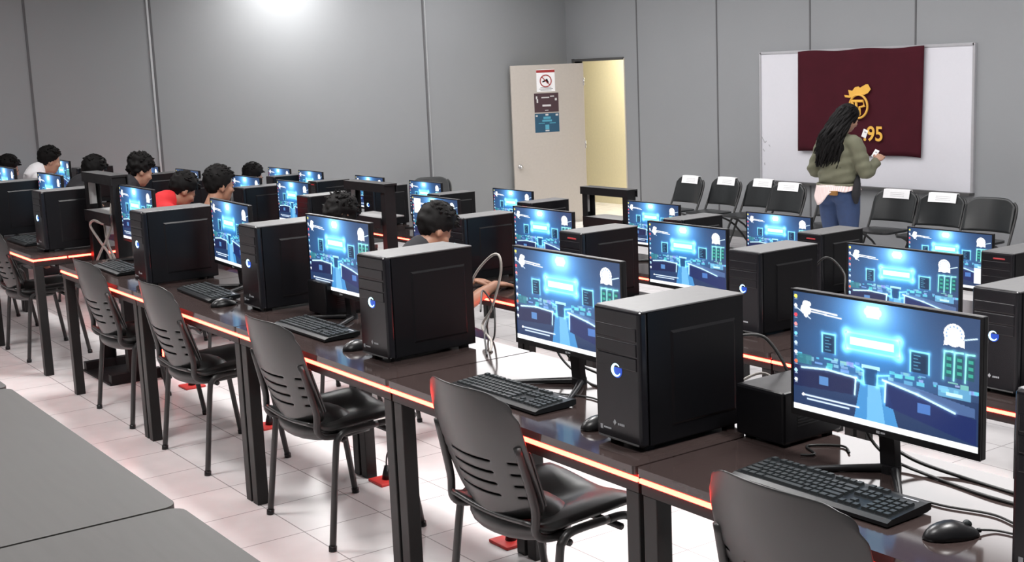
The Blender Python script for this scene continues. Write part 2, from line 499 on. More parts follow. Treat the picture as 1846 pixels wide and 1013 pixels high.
for a, b_, c, d in ((1.41, 0.50, 1.36, 0.43), (1.36, 0.43, 1.34, 0.45), (1.30, 0.41, 1.28, 0.39), (1.39, 0.36, 1.37, 0.33), (1.37, 0.20, 1.365, 0.17)):
    add_tube(bm, [(-0.023, a, b_), (-0.023, c, d)], 0.004, 5)
obj('marker_scribble', bm, M['ink'], wb)

def flag_pt(x, y, dx=0.0):     # crop position on the cloth -> local
    return Vector((dx, 10.02 - (x - 250) / 725 * 1.68 - 9.18, 1.765 - (y - 90) / 625 * 1.10))
fl = thing('flag', 'maroon cloth banner with gold crest hanging over the whiteboard', 'flag', (BX - 0.028, 9.125, 0))
bm = bmesh.new()
NU, NV = 36, 20
grid = []
for i in range(NU + 1):
    col = []
    for j in range(NV + 1):
        u, v = i / NU, j / NV
        p = flag_pt(250 + 725 * u, 90 + 625 * v)
        p.x = -0.006 * math.sin(u * 17 + 1.2 * v) * (0.3 + v) - 0.004 * math.sin(u * 7)
        p.z += 0.012 * math.sin(u * 9) * v - 0.03 * u * v + 0.008 * math.sin(u * 14) * (1 - v)
        p.y += 0.03 * v * u
        col.append(bm.verts.new(p))
    grid.append(col)
for i in range(NU):
    for j in range(NV):
        bm.faces.new((grid[i][j], grid[i + 1][j], grid[i + 1][j + 1], grid[i][j + 1]))
bm.normal_update()
r = bmesh.ops.solidify(bm, geom=bm.faces[:], thickness=0.003)
obj('cloth', bm, M['flag'], fl, True)
bm = bmesh.new()
GX = -0.024
crown = [(515, 362), (545, 366), (538, 332), (562, 338), (578, 316), (598, 312), (606, 320), (640, 300), (652, 300), (668, 330), (650, 354), (630, 362), (600, 360), (572, 372), (548, 380), (520, 376)]
add_prism(bm, [flag_pt(x + 26, y, GX) for x, y in crown], (0.003, 0, 0))
ring = [flag_pt(624 + 52 * math.cos(a), 432 + 70 * math.sin(a) * (1.0 if math.sin(a) < 0 else 1.0), GX) for a in [2 * PI * i / 30 for i in range(31)]]
add_tube(bm, ring, 0.012, 6)
for pl in ([(560, 400), (625, 400), (632, 430), (606, 436), (606, 480), (592, 490)], [(585, 405), (590, 480)], [(560, 400), (572, 440), (590, 445)]):
    add_tube(bm, [flag_pt(x + 26, y, GX) for x, y in pl], 0.015, 6)
obj('gold_crest', bm, M['gold'], fl)
tc = bpy.data.curves.new('number_text', 'FONT'); tc.body = '.95'; tc.size = 0.215; tc.extrude = 0.001; tc.offset = 0.004
to = bpy.data.objects.new('tmp_text', tc); C.objects.link(to)
dg = bpy.context.evaluated_depsgraph_get()
me = bpy.data.meshes.new_from_object(to.evaluated_get(dg)); C.objects.unlink(to); bpy.data.objects.remove(to)
me.materials.clear(); me.materials.append(M['gold'])
o = bpy.data.objects.new('gold_number', me); C.objects.link(o); o.parent = fl
fp = flag_pt(652, 636, GX)
o.matrix_local = Matrix.Translation(fp) @ Matrix(((0, 0, -1, 0), (-1, 0, 0, 0), (0, 1, 0, 0), (0, 0, 0, 1)))

# ---------------------------------------------------------------- tables
TL, TD, TH = 1.236, 0.575, 0.745
def make_table(name, label, group, led=True, grey=False, front=True):
    t = thing(name, label, 'table', (0, 0, 0), 0, group)
    g = 0.004
    bm = bmesh.new(); add_slab(bm, -0.008, TD, g, TL - g, TH - 0.022, TH, 0.03 if grey else 0.010)
    obj('tabletop', bm, M['top_grey'] if grey else M['top'], t)
    bm = bmesh.new()
    add_box(bm, 0.006, 0.030, g + 0.002, TL - g - 0.002, TH - 0.072, TH - 0.022)
    add_box(bm, TD - 0.030, TD - 0.006, g + 0.002, TL - g - 0.002, TH - 0.072, TH - 0.022)
    add_box(bm, 0.03, TD - 0.03, g + 0.002, g + 0.026, TH - 0.072, TH - 0.022)
    add_box(bm, 0.03, TD - 0.03, TL - g - 0.026, TL - g - 0.002, TH - 0.072, TH - 0.022)
    obj('frame_rail', bm, M['steel'], t)
    for x in (0.008, TD - 0.058):
        for y in (0.008, TL - 0.058):
            box('leg', x, x + 0.05, y, y + 0.05, 0.0, TH - 0.072, M['steel'], t, 0.003)
    if led:
        box('led_strip', 0.0, 0.006, g, TL - g, TH - 0.042, TH - 0.031, M['led'], t)
    return t
def add_end_led(t):
    box('end_led_strip', 0.0, 0.20, 0.0, 0.006, TH - 0.040, TH - 0.029, M['led'], t)
    box('end_led_strip', 0.21, 0.36, 0.0, 0.006, TH - 0.040, TH - 0.029, M['led'], t)
    box('end_led_strip', 0.45, 0.53, 0.0, 0.006, TH - 0.040, TH - 0.029, M['led'], t)

ORD = ['nearest the right edge', 'second from the right', 'third from the right', 'fourth from the right', 'fifth from the right', 'sixth from the right']
LORD = ['first beyond the rack', 'second beyond the rack', 'third beyond the rack', 'fourth beyond the rack', 'fifth beyond the rack']
ROWN = {1: 'front computer row', 2: 'middle computer row', 3: 'far computer row'}
Y0 = 1.096
RIGHT = [Y0 + TL * j for j in range(5)]
LEFT = [7.834 + TL * j for j in range(5)]
tab0 = make_table('computer_table', '', 'dark tables with red edge lights')
first = True
row_tables = {1: (range(0, 5), range(0, 3)), 2: (range(1, 5), range(0, 5)), 3: (range(2, 5), range(0, 5))}
for r_ in (1, 2, 3):
    rs, ls = row_tables[r_]
    for n_, j in enumerate(rs):
        lab = 'dark table with red edge light in the %s, %s' % (ROWN[r_], ORD[n_])
        if first: o = tab0; first = False; o.location = (xf(r_), RIGHT[j], zt(r_)); o['label'] = lab
        else: o = dup(tab0, (xf(r_), RIGHT[j], zt(r_)), 0, lab)
    for n_, j in enumerate(ls):
        lab = 'dark table with red edge light in the %s, %s' % (ROWN[r_], LORD[n_])
        o = dup(tab0, (xf(r_), LEFT[j], zt(r_)), 0, lab)
        if j == 0: add_end_led(o)
        if r_ == 1 and j == 0: pass
# vertical scrap of red strip on a rear leg of the front row
vt = [o for o in C.objects if o.name.startswith('computer_table') and abs(o.location.y - RIGHT[4]) < .01 and abs(o.location.x - X1) < .01][0]
box('led_strip', TD - 0.066, TD - 0.059, TL - 0.10, TL - 0.088, 0.10, 0.19, M['led'], vt)
tabg = make_table('plain_table', 'bare grey table at lower left, middle one of the row by the camera', 'bare grey tables in the foreground', False, True)
ZN = 0.9525 - TH
JN = 2.243
tabg.location = (0.783 - TD, JN, ZN)
dup(tabg, (0.783 - TD, JN - TL, ZN), 0, 'bare grey table touching the bottom edge, nearest the camera')
dup(tabg, (0.783 - TD, JN + TL, ZN), 0, 'bare grey table at the left edge, only its corner showing')

# ---------------------------------------------------------------- computer towers
def make_tower(name, kind):
    t = thing(name, '', 'computer')
    D, W, H = 0.37, 0.182, 0.368
    z0 = 0.012
    bm = bmesh.new()
    add_box(bm, 0.028, D, 0.004, W - 0.004, z0, H - 0.003)
    obj('case_shell', bm, M['case'], t)
    bm = bmesh.new()
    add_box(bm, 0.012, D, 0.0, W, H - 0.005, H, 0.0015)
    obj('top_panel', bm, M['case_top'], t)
    # side panels with a raised embossed field
    for s, nm in ((0, 'side_panel'), (1, 'side_panel')):
        bm = bmesh.new()
        y0, y1 = (0.0, 0.004) if s == 0 else (W - 0.004, W)
        add_box(bm, 0.03, D - 0.004, y0, y1, z0 + 0.004, H - 0.006)
        o_ = -0.003 if s == 0 else W + 0.003
        ya, yb = (0.0, -0.004) if s == 0 else (W, W + 0.004)
        lo_, hi_ = (0.105, D - 0.035)
        zl, zh = 0.055, H - 0.062
        m_ = 0.007
        outer = [(lo_, ya, zl), (hi_, ya, zl), (hi_, ya, zh), (lo_, ya, zh)]
        inner = [(lo_ + m_, yb, zl + m_), (hi_ - m_, yb, zl + m_), (hi_ - m_, yb, zh - m_), (lo_ + m_, yb, zh - m_)]
        A = [bm.verts.new(p) for p in outer]; B = [bm.verts.new(p) for p in inner]
        for i in range(4):
            bm.faces.new((A[i], A[(i + 1) % 4], B[(i + 1) % 4], B[i]))
        bm.faces.new(B)
        obj(nm, bm, M['case'], t)
    # front bezel with rounded edges
    bm = bmesh.new(); add_box(bm, 0.0, 0.030, 0.0, W, z0, H, 0.009, 3)
    f = obj('front_panel', bm, M['case_front'], t, True)
    for p in f.data.polygons: p.use_smooth = False
    for zb in (H - 0.045, H - 0.085, H - 0.122):
        bm = bmesh.new(); add_box(bm, -0.0025, 0.004, 0.012, W - 0.012, zb - 0.034, zb, 0.002)
        obj('drive_bay', bm, M['case_front'], t)
    if kind == 'blue':
        bm = bmesh.new()
        c0, c1, rr = W / 2, 0.205, 0.0155
        pts = [(-0.002, c0 + rr * math.cos(a), c1 + rr * math.sin(a)) for a in [R(-150 + 290 * i / 22) for i in range(23)]]
        # open crescent, thick on the left-hand side seen from the front
        add_tube(bm, pts, 0.005, 8, radii=[0.0010, 0.0026, 0.0036, 0.0030, 0.0010])
        g_ = obj('power_ring', bm, M['ringwhite'], t, True)
        bm = bmesh.new()
        add_tube(bm, [(-0.001, c0, c1), (0.002, c0, c1)], 0.021, 20)
        obj('power_button', bm, M['ring2'] if 'ring2' in M else M['case_front'], t)
    else:
        bm = bmesh.new(); add_box(bm, -0.004, 0.012, 0.04, W - 0.075, H - 0.034, H - 0.026, 0.003)
        obj('red_lamp', bm, M['redbar'], t)
        bm = bmesh.new(); add_tube(bm, [(-0.002, W / 2, 0.19), (0.002, W / 2, 0.19)], 0.014, 16)
        obj('power_button', bm, M['case'], t)
    bm = bmesh.new()
    add_prism(bm, [(-0.001, W / 2 + 0.02, 0.062), (-0.001, W / 2 + 0.014, 0.07), (-0.001, W / 2 + 0.008, 0.062), (-0.001, W / 2 + 0.014, 0.054)], (0.002, 0, 0))
    for q in range(4):
        add_box(bm, -0.001, 0.001, W / 2 - 0.004 - q * 0.007, W / 2 + 0.001 - q * 0.007, 0.057, 0.063)
    obj('logo', bm, M['logo'], t)
    bm = bmesh.new()
    add_box(bm, -0.001, 0.001, W - 0.028, W - 0.018, 0.036, 0.048); add_box(bm, -0.001, 0.001, W - 0.062, W - 0.032, 0.040, 0.044)
    obj('badge', bm, M['logo'], t)
    bm = bmesh.new(); add_box(bm, -0.002, 0.006, 0.01, W - 0.01, z0 + 0.004, z0 + 0.008)
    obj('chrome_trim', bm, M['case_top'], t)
    for x in (0.03, D - 0.05):
        for y in (0.02, W - 0.04):
            box('foot', x, x + 0.03, y, y + 0.02, 0, z0, M['plastic'], t)
    # back plate with ports
    bm = bmesh.new()
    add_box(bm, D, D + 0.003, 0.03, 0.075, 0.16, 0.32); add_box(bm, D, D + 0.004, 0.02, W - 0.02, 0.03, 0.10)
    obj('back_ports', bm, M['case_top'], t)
    return t
M['ring2'] = mat('blue_button_glow', (0.01, 0.02, 0.06), 0.4, emit=(0.01, 0.07, 0.6), strength=0.9)
blue = make_tower('computer_tower', 'blue')
redt = make_tower('computer_tower', 'red')
TOW = {1: [(1.165, .072, 'b'), (2.402, .075, 'b'), (3.765, .115, 'b'), (5.01, .20, 'b'), (6.085, .085, 'b'), (7.885, .09, 'b'), (8.97, .06, 'b')],
       2: [(2.505, .075, 'b'), (3.80, .175, 'b'), (4.92, .10, 'r'), (5.97, .09, 'b'), (8.0, .135, 'b'), (9.10, .13, 'b'), (10.2, .12, 'b'), (11.35, .12, 'b'), (13.05, .06, 'b')],
       3: [(3.735, .125, 'r'), (4.96, .11, 'r'), (6.115, .095, 'r'), (7.83, .13, 'r'), (9.04, .06, 'r'), (10.2, .08, 'b'), (11.29, .06, 'r'), (12.315, .08, 'b')]}
RN = {1: 'front row', 2: 'middle row', 3: 'far row'}
TORD = ['first', 'second', 'third', 'fourth', 'fifth', 'sixth', 'seventh', 'eighth', 'ninth']
used = {'b': False, 'r': False}
for r_, lst in TOW.items():
    for i, (y, dx, kd) in enumerate(lst):
        if kd == 'b': lab = 'black computer tower with blue power light in the %s, %s from the right' % (RN[r_], TORD[i])
        else: lab = 'black computer tower with red front light in the %s, %s from the right' % (RN[r_], TORD[i])
        src = blue if kd == 'b' else redt
        loc = (xf(r_) + dx, y, zt(r_) + TH)
        rz = 0
        if r_ == 1 and i == 2: rz = R(2.5)
        if r_ == 2 and i == 0: rz = R(-1)
        if not used[kd]:
            used[kd] = True; src.location = loc; src.rotation_euler = (0, 0, rz); src['label'] = lab; src['group'] = 'computer towers'
        else: dup(src, loc, rz, lab, 'computer towers')

# ---------------------------------------------------------------- monitor wallpaper painted into a vertex grid
def paint(variant):
    NX, NY = 352, 198
    u, v = np.meshgrid((np.arange(NX) + .5) / NX, (np.arange(NY) + .5) / NY)
    img = np.zeros((NY, NX, 3))
    asp = 16 / 9
    glow = np.exp(-(((u - .45) / .20) ** 2 + ((v - .06) / .22) ** 2))
    mid = np.exp(-(((u - .46) / .33) ** 2 + ((v - .42) / .26) ** 2))
    img[:] = np.array([.17, .26, .40])
    img += glow[..., None] * np.array([.30, .52, .68]) * .9
    img += mid[..., None] * np.array([.06, .28, .42]) * .85
    def rect(x0, y0, x1, y1, c, a=1.0):
        m = (u >= x0) & (u <= x1) & (v >= y0) & (v <= y1)
        img[m] = img[m] * (1 - a) + np.array(c) * a
    def poly(pts, c, a=1.0):
        m = np.zeros(u.shape, bool); n = len(pts)
        for i in range(n):
            x0, y0 = pts[i]; x1, y1 = pts[(i + 1) % n]
            if y0 == y1: continue
            cond = ((y0 > v) != (y1 > v)) & (u < (x1 - x0) * (v - y0) / (y1 - y0) + x0)
            m ^= cond
        img[m] = img[m] * (1 - a) + np.array(c) * a
    def line(pts, c, w=.006, halo=.02, ha=.35):
        for i in range(len(pts) - 1):
            x0, y0 = pts[i]; x1, y1 = pts[i + 1]
            dx, dy = (x1 - x0) * asp, y1 - y0
            L2 = dx * dx + dy * dy + 1e-12
            t = np.clip(((u - x0) * asp * dx + (v - y0) * dy) / L2, 0, 1)
            d = np.hypot((u - x0) * asp - t * dx, (v - y0) - t * dy)
            a = np.clip((w - d) / .004 + .5, 0, 1)[..., None]
            h = np.exp(-(d / halo) ** 2)[..., None] * ha
            img[:] = np.maximum(img, img + h * np.array(c) * .6)
            img[:] = img * (1 - a) + np.array(c) * a
    cyan = [.55, .93, 1.0]; pale = [.80, .98, 1.0]; blue = [.10, .25, .50]
    # far floor and ceiling tint
    rect(0, .62, 1, .95, [.12, .19, .33], .6)
    poly([(.40, .60), (.53, .60), (.60, .95), (.36, .95)], [.28, .58, .82], .9)
    poly([(.435, .66), (.50, .66), (.53, .95), (.43, .95)], [.55, .82, .95], .55)
    # lamp
    rect(.425, .035, .495, .125, [1, 1, 1])
    line([(.43, .08), (.49, .08)], [1, 1, 1], .03, .10, .45)
    # side boards
    for x0, x1, y0, y1 in ((.175, .25, .315, .47), (.66, .755, .325, .485)):
        rect(x0, y0, x1, y1, [.06, .16, .27], .9)
        line([(x0, y1), (x0, y0), (x1, y0), (x1, y1)], cyan, .0065)
        for q in range(5):
            line([(x0 + .018, y0 + .03 + q * .026), (x0 + .05 - (q % 2) * .012, y0 + .03 + q * .026)], [.35, .62, .75], .003, .01, .1)
    # big sign
    rect(.31, .262, .605, .405, [.22, .55, .70], .8)
    line([(.315, .268), (.60, .268), (.605, .275), (.605, .395), (.60, .402), (.315, .402), (.31, .395), (.31, .275), (.315, .268)], cyan, .007, .04, .5)
    rect(.335, .305, .575, .363, [.93, 1, 1])
    line([(.35, .333), (.56, .333)], [1, 1, 1], .02, .06, .4)
    # green racks at the right
    for x in (.83, .88, .935):
        rect(x, .30, x + .04, .47, [.08, .30, .33], .8)
        line([(x + .04, .275), (x, .28), (x - .004, .49)], [.60, 1.0, .90], .0065)
        for q in range(3):
            rect(x + .012, .32 + q * .05, x + .034, .345 + q * .05, [.25, .75, .62], .7)
    # rows of small screens in mid distance
    rnd = random.Random(5)
    for q in range(46):
        x = rnd.uniform(.02, .40) if q % 2 else rnd.uniform(.54, .98)
        y = .50 + rnd.uniform(0, .085)
        w, h = rnd.uniform(.012, .05), rnd.uniform(.012, .035)
        c = [.30 + rnd.random() * .35, .60 + rnd.random() * .3, .75 + rnd.random() * .2]
        rect(x, y, x + w, y + h, c, .75)
    rect(.02, .52, .11, .60, [.20, .48, .52], .8)
    rect(.40, .505, .50, .535, [.75, .97, 1], .85)
    rect(.80, .545, .96, .625, [.45, .75, .9], .7)
    rect(.84, .585, .92, .61, [.85, 1, 1], .8)
    # desks
    poly([(.0, .62), (.37, .615), (.365, .77), (.0, .80)], [.11, .14, .29], .92)
    line([(.05, .635), (.20, .612), (.372, .628)], pale, .008)
    line([(.368, .628), (.362, .765)], pale, .0075)
    line([(.372, .635), (.415, .655)], cyan, .005)
    rect(.155, .675, .21, .745, [.35, .55, .78], .9)
    poly([(.41, .53), (.485, .53), (.485, .66), (.41, .66)], [.10, .27, .45], .9)
    line([(.36, .53), (.41, .555), (.413, .655), (.372, .64)], cyan, .0065)
    line([(.55, .555), (.487, .575), (.485, .655), (.52, .645)], cyan, .0065)
    poly([(.53, .62), (.90, .73), (.99, .75), (.99, .945), (.53, .80)], [.10, .16, .36], .93)
    poly([(.52, .595), (.63, .59), (.98, .67), (.98, .74), (.89, .735)], [.40, .52, .72], .55)
    line([(.515, .60), (.70, .655), (.885, .735)], pale, .008)
    line([(.532, .612), (.528, .77)], pale, .0075)
    rect(.70, .715, .765, .795, [.30, .48, .75], .9)
    # emblems: left blob with text, right round badge
    def ell(cx, cy, rx, ry, c):
        m = ((u - cx) / rx) ** 2 + ((v - cy) / ry) ** 2 <= 1
        img[m] = c
    for e in ((.078, .105, .022, .035), (.070, .145, .024, .04), (.088, .15, .020, .035), (.095, .095, .014, .02), (.078, .19, .012, .02)):
        ell(*e, [1, 1, 1])
    line([(.012, .13), (.06, .175), (.105, .215)], [.9, .95, 1], .004, .01, .1)
    line([(.105, .135), (.26, .150)], [1, 1, 1], .0065, .01, .1)
    line([(.105, .155), (.20, .162)], [1, 1, 1], .0045, .01, .1)
    line([(.19, .165), (.285, .172)], [1, 1, 1], .005, .01, .1)
    ell(.875, .145, .050, .078, [1, 1, 1]); poly([(.83, .18), (.925, .18), (.925, .235), (.90, .228), (.875, .24), (.85, .228), (.825, .235)], [1, 1, 1])
    for q in range(9):
        a = R(-200 + q * 27); ell(.875 + .037 * math.cos(a), .145 + .057 * math.sin(a), .0045, .007, [.55, .68, .85])
    line([(.925, .175), (.985, .150)], [.85, .95, 1], .005, .01, .1)
    # icon column
    cols = [[1, .95, .4], [.95, .97, 1], [1, .3, .35], [.95, .6, .6], [.5, .85, 1], [.8, .9, 1], [.95, .95, 1], [1, .45, .3], [.7, .9, 1], [.95, 1, 1]]
    for q, c in enumerate(cols):
        ell(.016, .045 + q * .078, .0095, .016, c)
        rect(.008, .065 + q * .078, .026, .072 + q * .078, [.75, .82, .9], .8)
    # caption lines
    line([(.06, .862), (.385, .862)], [.85, .92, 1], .0065, .012, .15)
    line([(.085, .892), (.33, .892)], [.85, .92, 1], .006, .012, .15)
    ell(.06, .862, .008, .013, [1, 1, 1])
    if variant == 'left window': rect(.04, .05, .19, .36, [1, 1, 1])
    if variant == 'low window': rect(.80, .62, .985, .90, [.97, .98, 1])
    # taskbar
    rect(0, .952, 1, 1, [.97, .985, 1.0])
    return np.clip(img, 0, 1)

def screen_mesh(variant):
    img = paint(variant)
    NY, NX = img.shape[:2]
    lin = np.where(img <= .04045, img / 12.92, ((img + .055) / 1.055) ** 2.4)
    SW, SH = 0.531, 0.299
    ys = SW / 2 - (np.arange(NX) / (NX - 1)) * SW
    zs = SH / 2 - (np.arange(NY) / (NY - 1)) * SH
    yy, zz_ = np.meshgrid(ys, zs)
    verts = np.stack([np.zeros_like(yy), yy, zz_], -1).reshape(-1, 3)
    i = np.arange((NY - 1) * (NX - 1)); rr_ = i // (NX - 1); cc = i % (NX - 1)
    a = rr_ * NX + cc
    faces = np.stack([a, a + NX, a + NX + 1, a + 1], -1)
    me = bpy.data.meshes.new('screen')
    me.vertices.add(len(verts)); me.vertices.foreach_set('co', verts.ravel())
    me.loops.add(faces.size); me.loops.foreach_set('vertex_index', faces.ravel())
    me.polygons.add(len(faces)); me.polygons.foreach_set('loop_start', np.arange(0, faces.size, 4)); me.polygons.foreach_set('loop_total', np.full(len(faces), 4))
    me.update(); me.validate()
    at = me.color_attributes.new('picture', 'FLOAT_COLOR', 'POINT')
    at.data.foreach_set('color', np.concatenate([lin.reshape(-1, 3), np.ones((NX * NY, 1))], 1).astype(np.float32).ravel())
    me.materials.append(M['screen'])
    return me
m = bpy.data.materials.new('lit_monitor_screen'); m.use_nodes = True; nt = m.node_tree; b = nt.nodes['Principled BSDF']
b.inputs['Base Color'].default_value = (.01, .01, .012, 1); b.inputs['Roughness'].default_value = 0.22
at = nt.nodes.new('ShaderNodeAttribute'); at.attribute_name = 'picture'
nt.links.new(at.outputs['Color'], b.inputs['Emission Color']); b.inputs['Emission Strength'].default_value = 1.35
M['screen'] = m
SCR = {v: screen_mesh(v) for v in ('plain', 'left window', 'low window')}

def make_monitor():
    t = thing('monitor', '', 'monitor')
    W, Z0, Z1 = 0.545, 0.100, 0.420
    bm = bmesh.new()
    add_box(bm, -0.030, -0.012, -W / 2, W / 2, Z0, Z1, 0.003)
    obj('housing', bm, M['bezel'], t)
    bm = bmesh.new(); add_box(bm, -0.012, 0.018, -0.17, 0.17, Z0 + 0.03, Z0 + 0.21, 0.01)
    obj('back_bulge', bm, M['bezel'], t)
    bm = bmesh.new(); e = 0.006
    add_box(bm, -0.034, -0.030, -W / 2, -W / 2 + e, Z0, Z1); add_box(bm, -0.034, -0.030, W / 2 - e, W / 2, Z0, Z1)
    add_box(bm, -0.034, -0.030, -W / 2 + e, W / 2 - e, Z1 - 0.006, Z1); add_box(bm, -0.034, -0.030, -W / 2 + e, W / 2 - e, Z0, Z0 + 0.016)
    bz_ = obj('bezel', bm, M['bezel'], t)
    bm = bmesh.new(); add_box(bm, -0.0348, -0.034, -0.003, 0.007, Z0 + 0.005, Z0 + 0.011); add_box(bm, -0.0348, -0.034, -0.018, -0.006, Z0 + 0.006, Z0 + 0.010)
    obj('logo', bm, M['logo'], bz_)
    s = bpy.data.objects.new('screen', SCR['plain']); C.objects.link(s); s.parent = t; s.location = (-0.0315, 0, Z0 + 0.0155 + 0.1495)
    bm = bmesh.new()
    add_prism(bm, [(0.0, -0.022, 0.012), (0.022, -0.022, 0.012), (0.022, 0.022, 0.012), (0.0, 0.022, 0.012)], (-0.012, 0, 0.15))
    obj('stand_neck', bm, M['plastic'], t)
    for sgn in (1, -1):
        bm = bmesh.new()
        add_tube(bm, [(0.02, 0, 0.010), (-0.06, sgn * 0.075, 0.009), (-0.165, sgn * 0.165, 0.007)], 0.009, 8, 3, radii=[0.012, 0.009, 0.0065])
        obj('stand_foot', bm, M['plastic'], t, True)
    bm = bmesh.new(); add_tube(bm, [(0.012, 0, 0), (0.012, 0, 0.02)], 0.024, 16)
    obj('stand_hub', bm, M['plastic'], t)
    return t
MONS = {1: [(2.163, ''), (3.36, ''), (4.862, ''), (5.952, ''), (7.263, ''), (8.946, ''), (10.10, '')],
        2: [(3.487, ''), (4.728, ''), (5.875, ''), (6.992, 'left window'), (8.997, ''), (9.85, ''), (11.115, ''), (12.10, ''), (14.04, '')],
        3: [(4.556, 'low window'), (5.805, ''), (6.98, ''), (8.678, ''), (10.026, ''), (11.051, ''), (12.306, ''), (13.06, '')]}
mon0 = make_monitor()
mfirst = True
for r_, lst in MONS.items():
    for i, (yl, var) in enumerate(lst):
        lab = 'black monitor showing the blue desktop in the %s, %s from the right' % (RN[r_], TORD[i])
        if var: lab = 'black monitor with a white window open (%s) in the %s' % (var, RN[r_])
        if r_ == 1 and i == 0: lab = 'largest lit monitor at right, above the nearest keyboard'
        dx = 0.40
        if r_ == 2 and i == 8: dx = 0.15
        loc = (xf(r_) + dx, yl - 0.2725, zt(r_) + TH)
        rz = 0
        if r_ == 1 and i == 3: rz = R(-4)
        if mfirst:
            mfirst = False; o = mon0; o.location = loc; o['label'] = lab; o['group'] = 'desktop monitors'
        else: o = dup(mon0, loc, rz, lab, 'desktop monitors')
        if var:
            for ch in o.children:
                if ch.name.startswith('screen'): ch.data = SCR[var]

# ---------------------------------------------------------------- keyboards and mice
def key_layout():
    """(y centre from the left end, x centre, width) of every key"""
    ks = []
    u_ = 0.0188
    X = [0.058, 0.029, 0.010, -0.009, -0.028, -0.047]
    rows = [[1, None, 1, 1, 1, 1, None, 1, 1, 1, 1, None, 1, 1, 1, 1],
            [1] * 13 + [2], [1.5] + [1] * 12 + [1.5], [1.75] + [1] * 11 + [2.25], [2.25] + [1] * 10 + [2.75], [1.25, 1.25, 1.25, 6.25, 1.25, 1.25, 1.25, 1.25]]
    for ri, row in enumerate(rows):
        p = 0
        for w in row:
            if w is None: p += 0.5 if ri == 0 else 1; continue
            ks.append((0.012 + (p + w / 2) * u_, X[ri], w * u_ - 0.0025)); p += w
    for ri in range(0, 3):
        for c in range(3): ks.append((0.012 + (15.4 + c + .5) * u_, X[ri], u_ - 0.0025))
    ks.append((0.012 + 16.9 * u_, X[4], u_ - .0025))
    for c in range(3): ks.append((0.012 + (15.4 + c + .5) * u_, X[5], u_ - 0.0025))
    for ri in range(1, 6):
        for c in range(4): ks.append((0.012 + (18.8 + c + .5) * u_, X[ri], u_ - 0.0025))
    return ks
KEYS = key_layout()
KL = 0.012 * 2 + 22.8 * 0.0188
def make_keyboard(separate):
    t = thing('keyboard', '', 'keyboard')
    bm = bmesh.new()
    prof = [(-0.075, 0.004), (-0.075, 0.012), (-0.06, 0.017), (0.062, 0.024), (0.075, 0.023), (0.075, 0.008), (0.06, 0.004)]
    add_prism(bm, [(x, -KL / 2, z) for x, z in prof], (0, KL, 0))
    obj('base', bm, M['kbase'], t)
    def keybox(bm, yc, xc, w):
        z = 0.0165 + (xc + 0.06) / 0.122 * 0.007
        y = KL / 2 - yc
        a = [(-.0082, -w / 2, -0.003), (.0082, -w / 2, -0.003), (.0082, w / 2, -0.003), (-.0082, w / 2, -0.003)]
        b_ = [(-.0062, -w / 2 + .0018, .0065), (.0066, -w / 2 + .0018, .0065), (.0066, w / 2 - .0018, .0065), (-.0062, w / 2 - .0018, .0065)]
        A = [bm.verts.new((xc + p[0], y + p[1], z + p[2])) for p in a]; B = [bm.verts.new((xc + p[0], y + p[1], z + p[2])) for p in b_]
        bm.faces.new(B); bm.faces.new(A[::-1])
        for i in range(4): bm.faces.new((A[i], A[(i + 1) % 4], B[(i + 1) % 4], B[i]))
    if separate:
        for kk in KEYS:
            bm = bmesh.new(); keybox(bm, *kk); obj('key', bm, M['key'], t)
    else:
        bm = bmesh.new()
        for kk in KEYS: keybox(bm, *kk)
        o = obj('keys', bm, M['key'], t)
    bm = bmesh.new(); add_box(bm, 0.055, 0.060, -KL / 2 + 0.02, -KL / 2 + 0.06, 0.0238, 0.0242)
    obj('lock_lights', bm, M['logo'], t)
    for y in (-KL / 2 + 0.03, KL / 2 - 0.05):
        for x in (-0.065, 0.05): box('foot', x, x + 0.012, y, y + 0.02, 0, 0.006, M['plastic'], t)
    return t
kbn = make_keyboard(True)
kbn.location = (2.155, 1.885, TH); kbn['label'] = 'nearest black keyboard below the largest monitor'; kbn['group'] = 'keyboards'
kbn.rotation_euler = (0, 0, R(1))
dup(kbn, (2.137, 3.105, TH), R(0.5), 'black keyboard between the two nearest chairs on the front row')
kbf = make_keyboard(False)
kbf.location = (2.165, 4.47, TH); kbf['label'] = 'black keyboard beside the third tower of the front row'; kbf['group'] = 'keyboards'
dup(kbf, (2.19, 5.63, TH), R(-3), 'black keyboard under the fourth monitor of the front row')
dup(kbf, (2.15, 6.78, TH), R(-2), 'black keyboard left of the fifth tower of the front row')
dup(kbf, (2.13, 8.52, TH), R(0), 'black keyboard at far left, behind the rack')
def make_mouse():
    t = thing('mouse', '', 'mouse')
    bm = bmesh.new()
    vs = add_ell(bm, (0, 0, 0.0), (0.062, 0.034, 0.037), 3)
    for v_ in vs:
        if v_.co.z < 0.002: v_.co.z = 0.002
        if v_.co.x > 0: v_.co.z *= 1 - 0.35 * (v_.co.x / 0.062)
        v_.co.y *= 1 - 0.12 * math.cos(v_.co.x / 0.062 * PI / 2) * (0.5 if v_.co.x > -0.02 else 0)
    obj('shell', bm, M['plastic'], t, True)
    bm = bmesh.new(); add_tube(bm, [(0.035, -0.004, 0.024), (0.035, 0.004, 0.024)], 0.009, 12)
    obj('scroll_wheel', bm, M['key'], t, True)
    bm = bmesh.new(); add_box(bm, 0.058, 0.066, -0.005, 0.005, 0.004, 0.012, 0.002)
    obj('cable_collar', bm, M['kbase'], t)
    return t
ms = make_mouse(); ms.location = (2.145, 1.545, TH); ms.rotation_euler = (0, 0, R(-25)); ms['label'] = 'black mouse right of the nearest keyboard'; ms['group'] = 'mice'
dup(ms, (2.13, 2.665, TH), R(-5), 'black mouse half hidden left of the second tower in the front row')
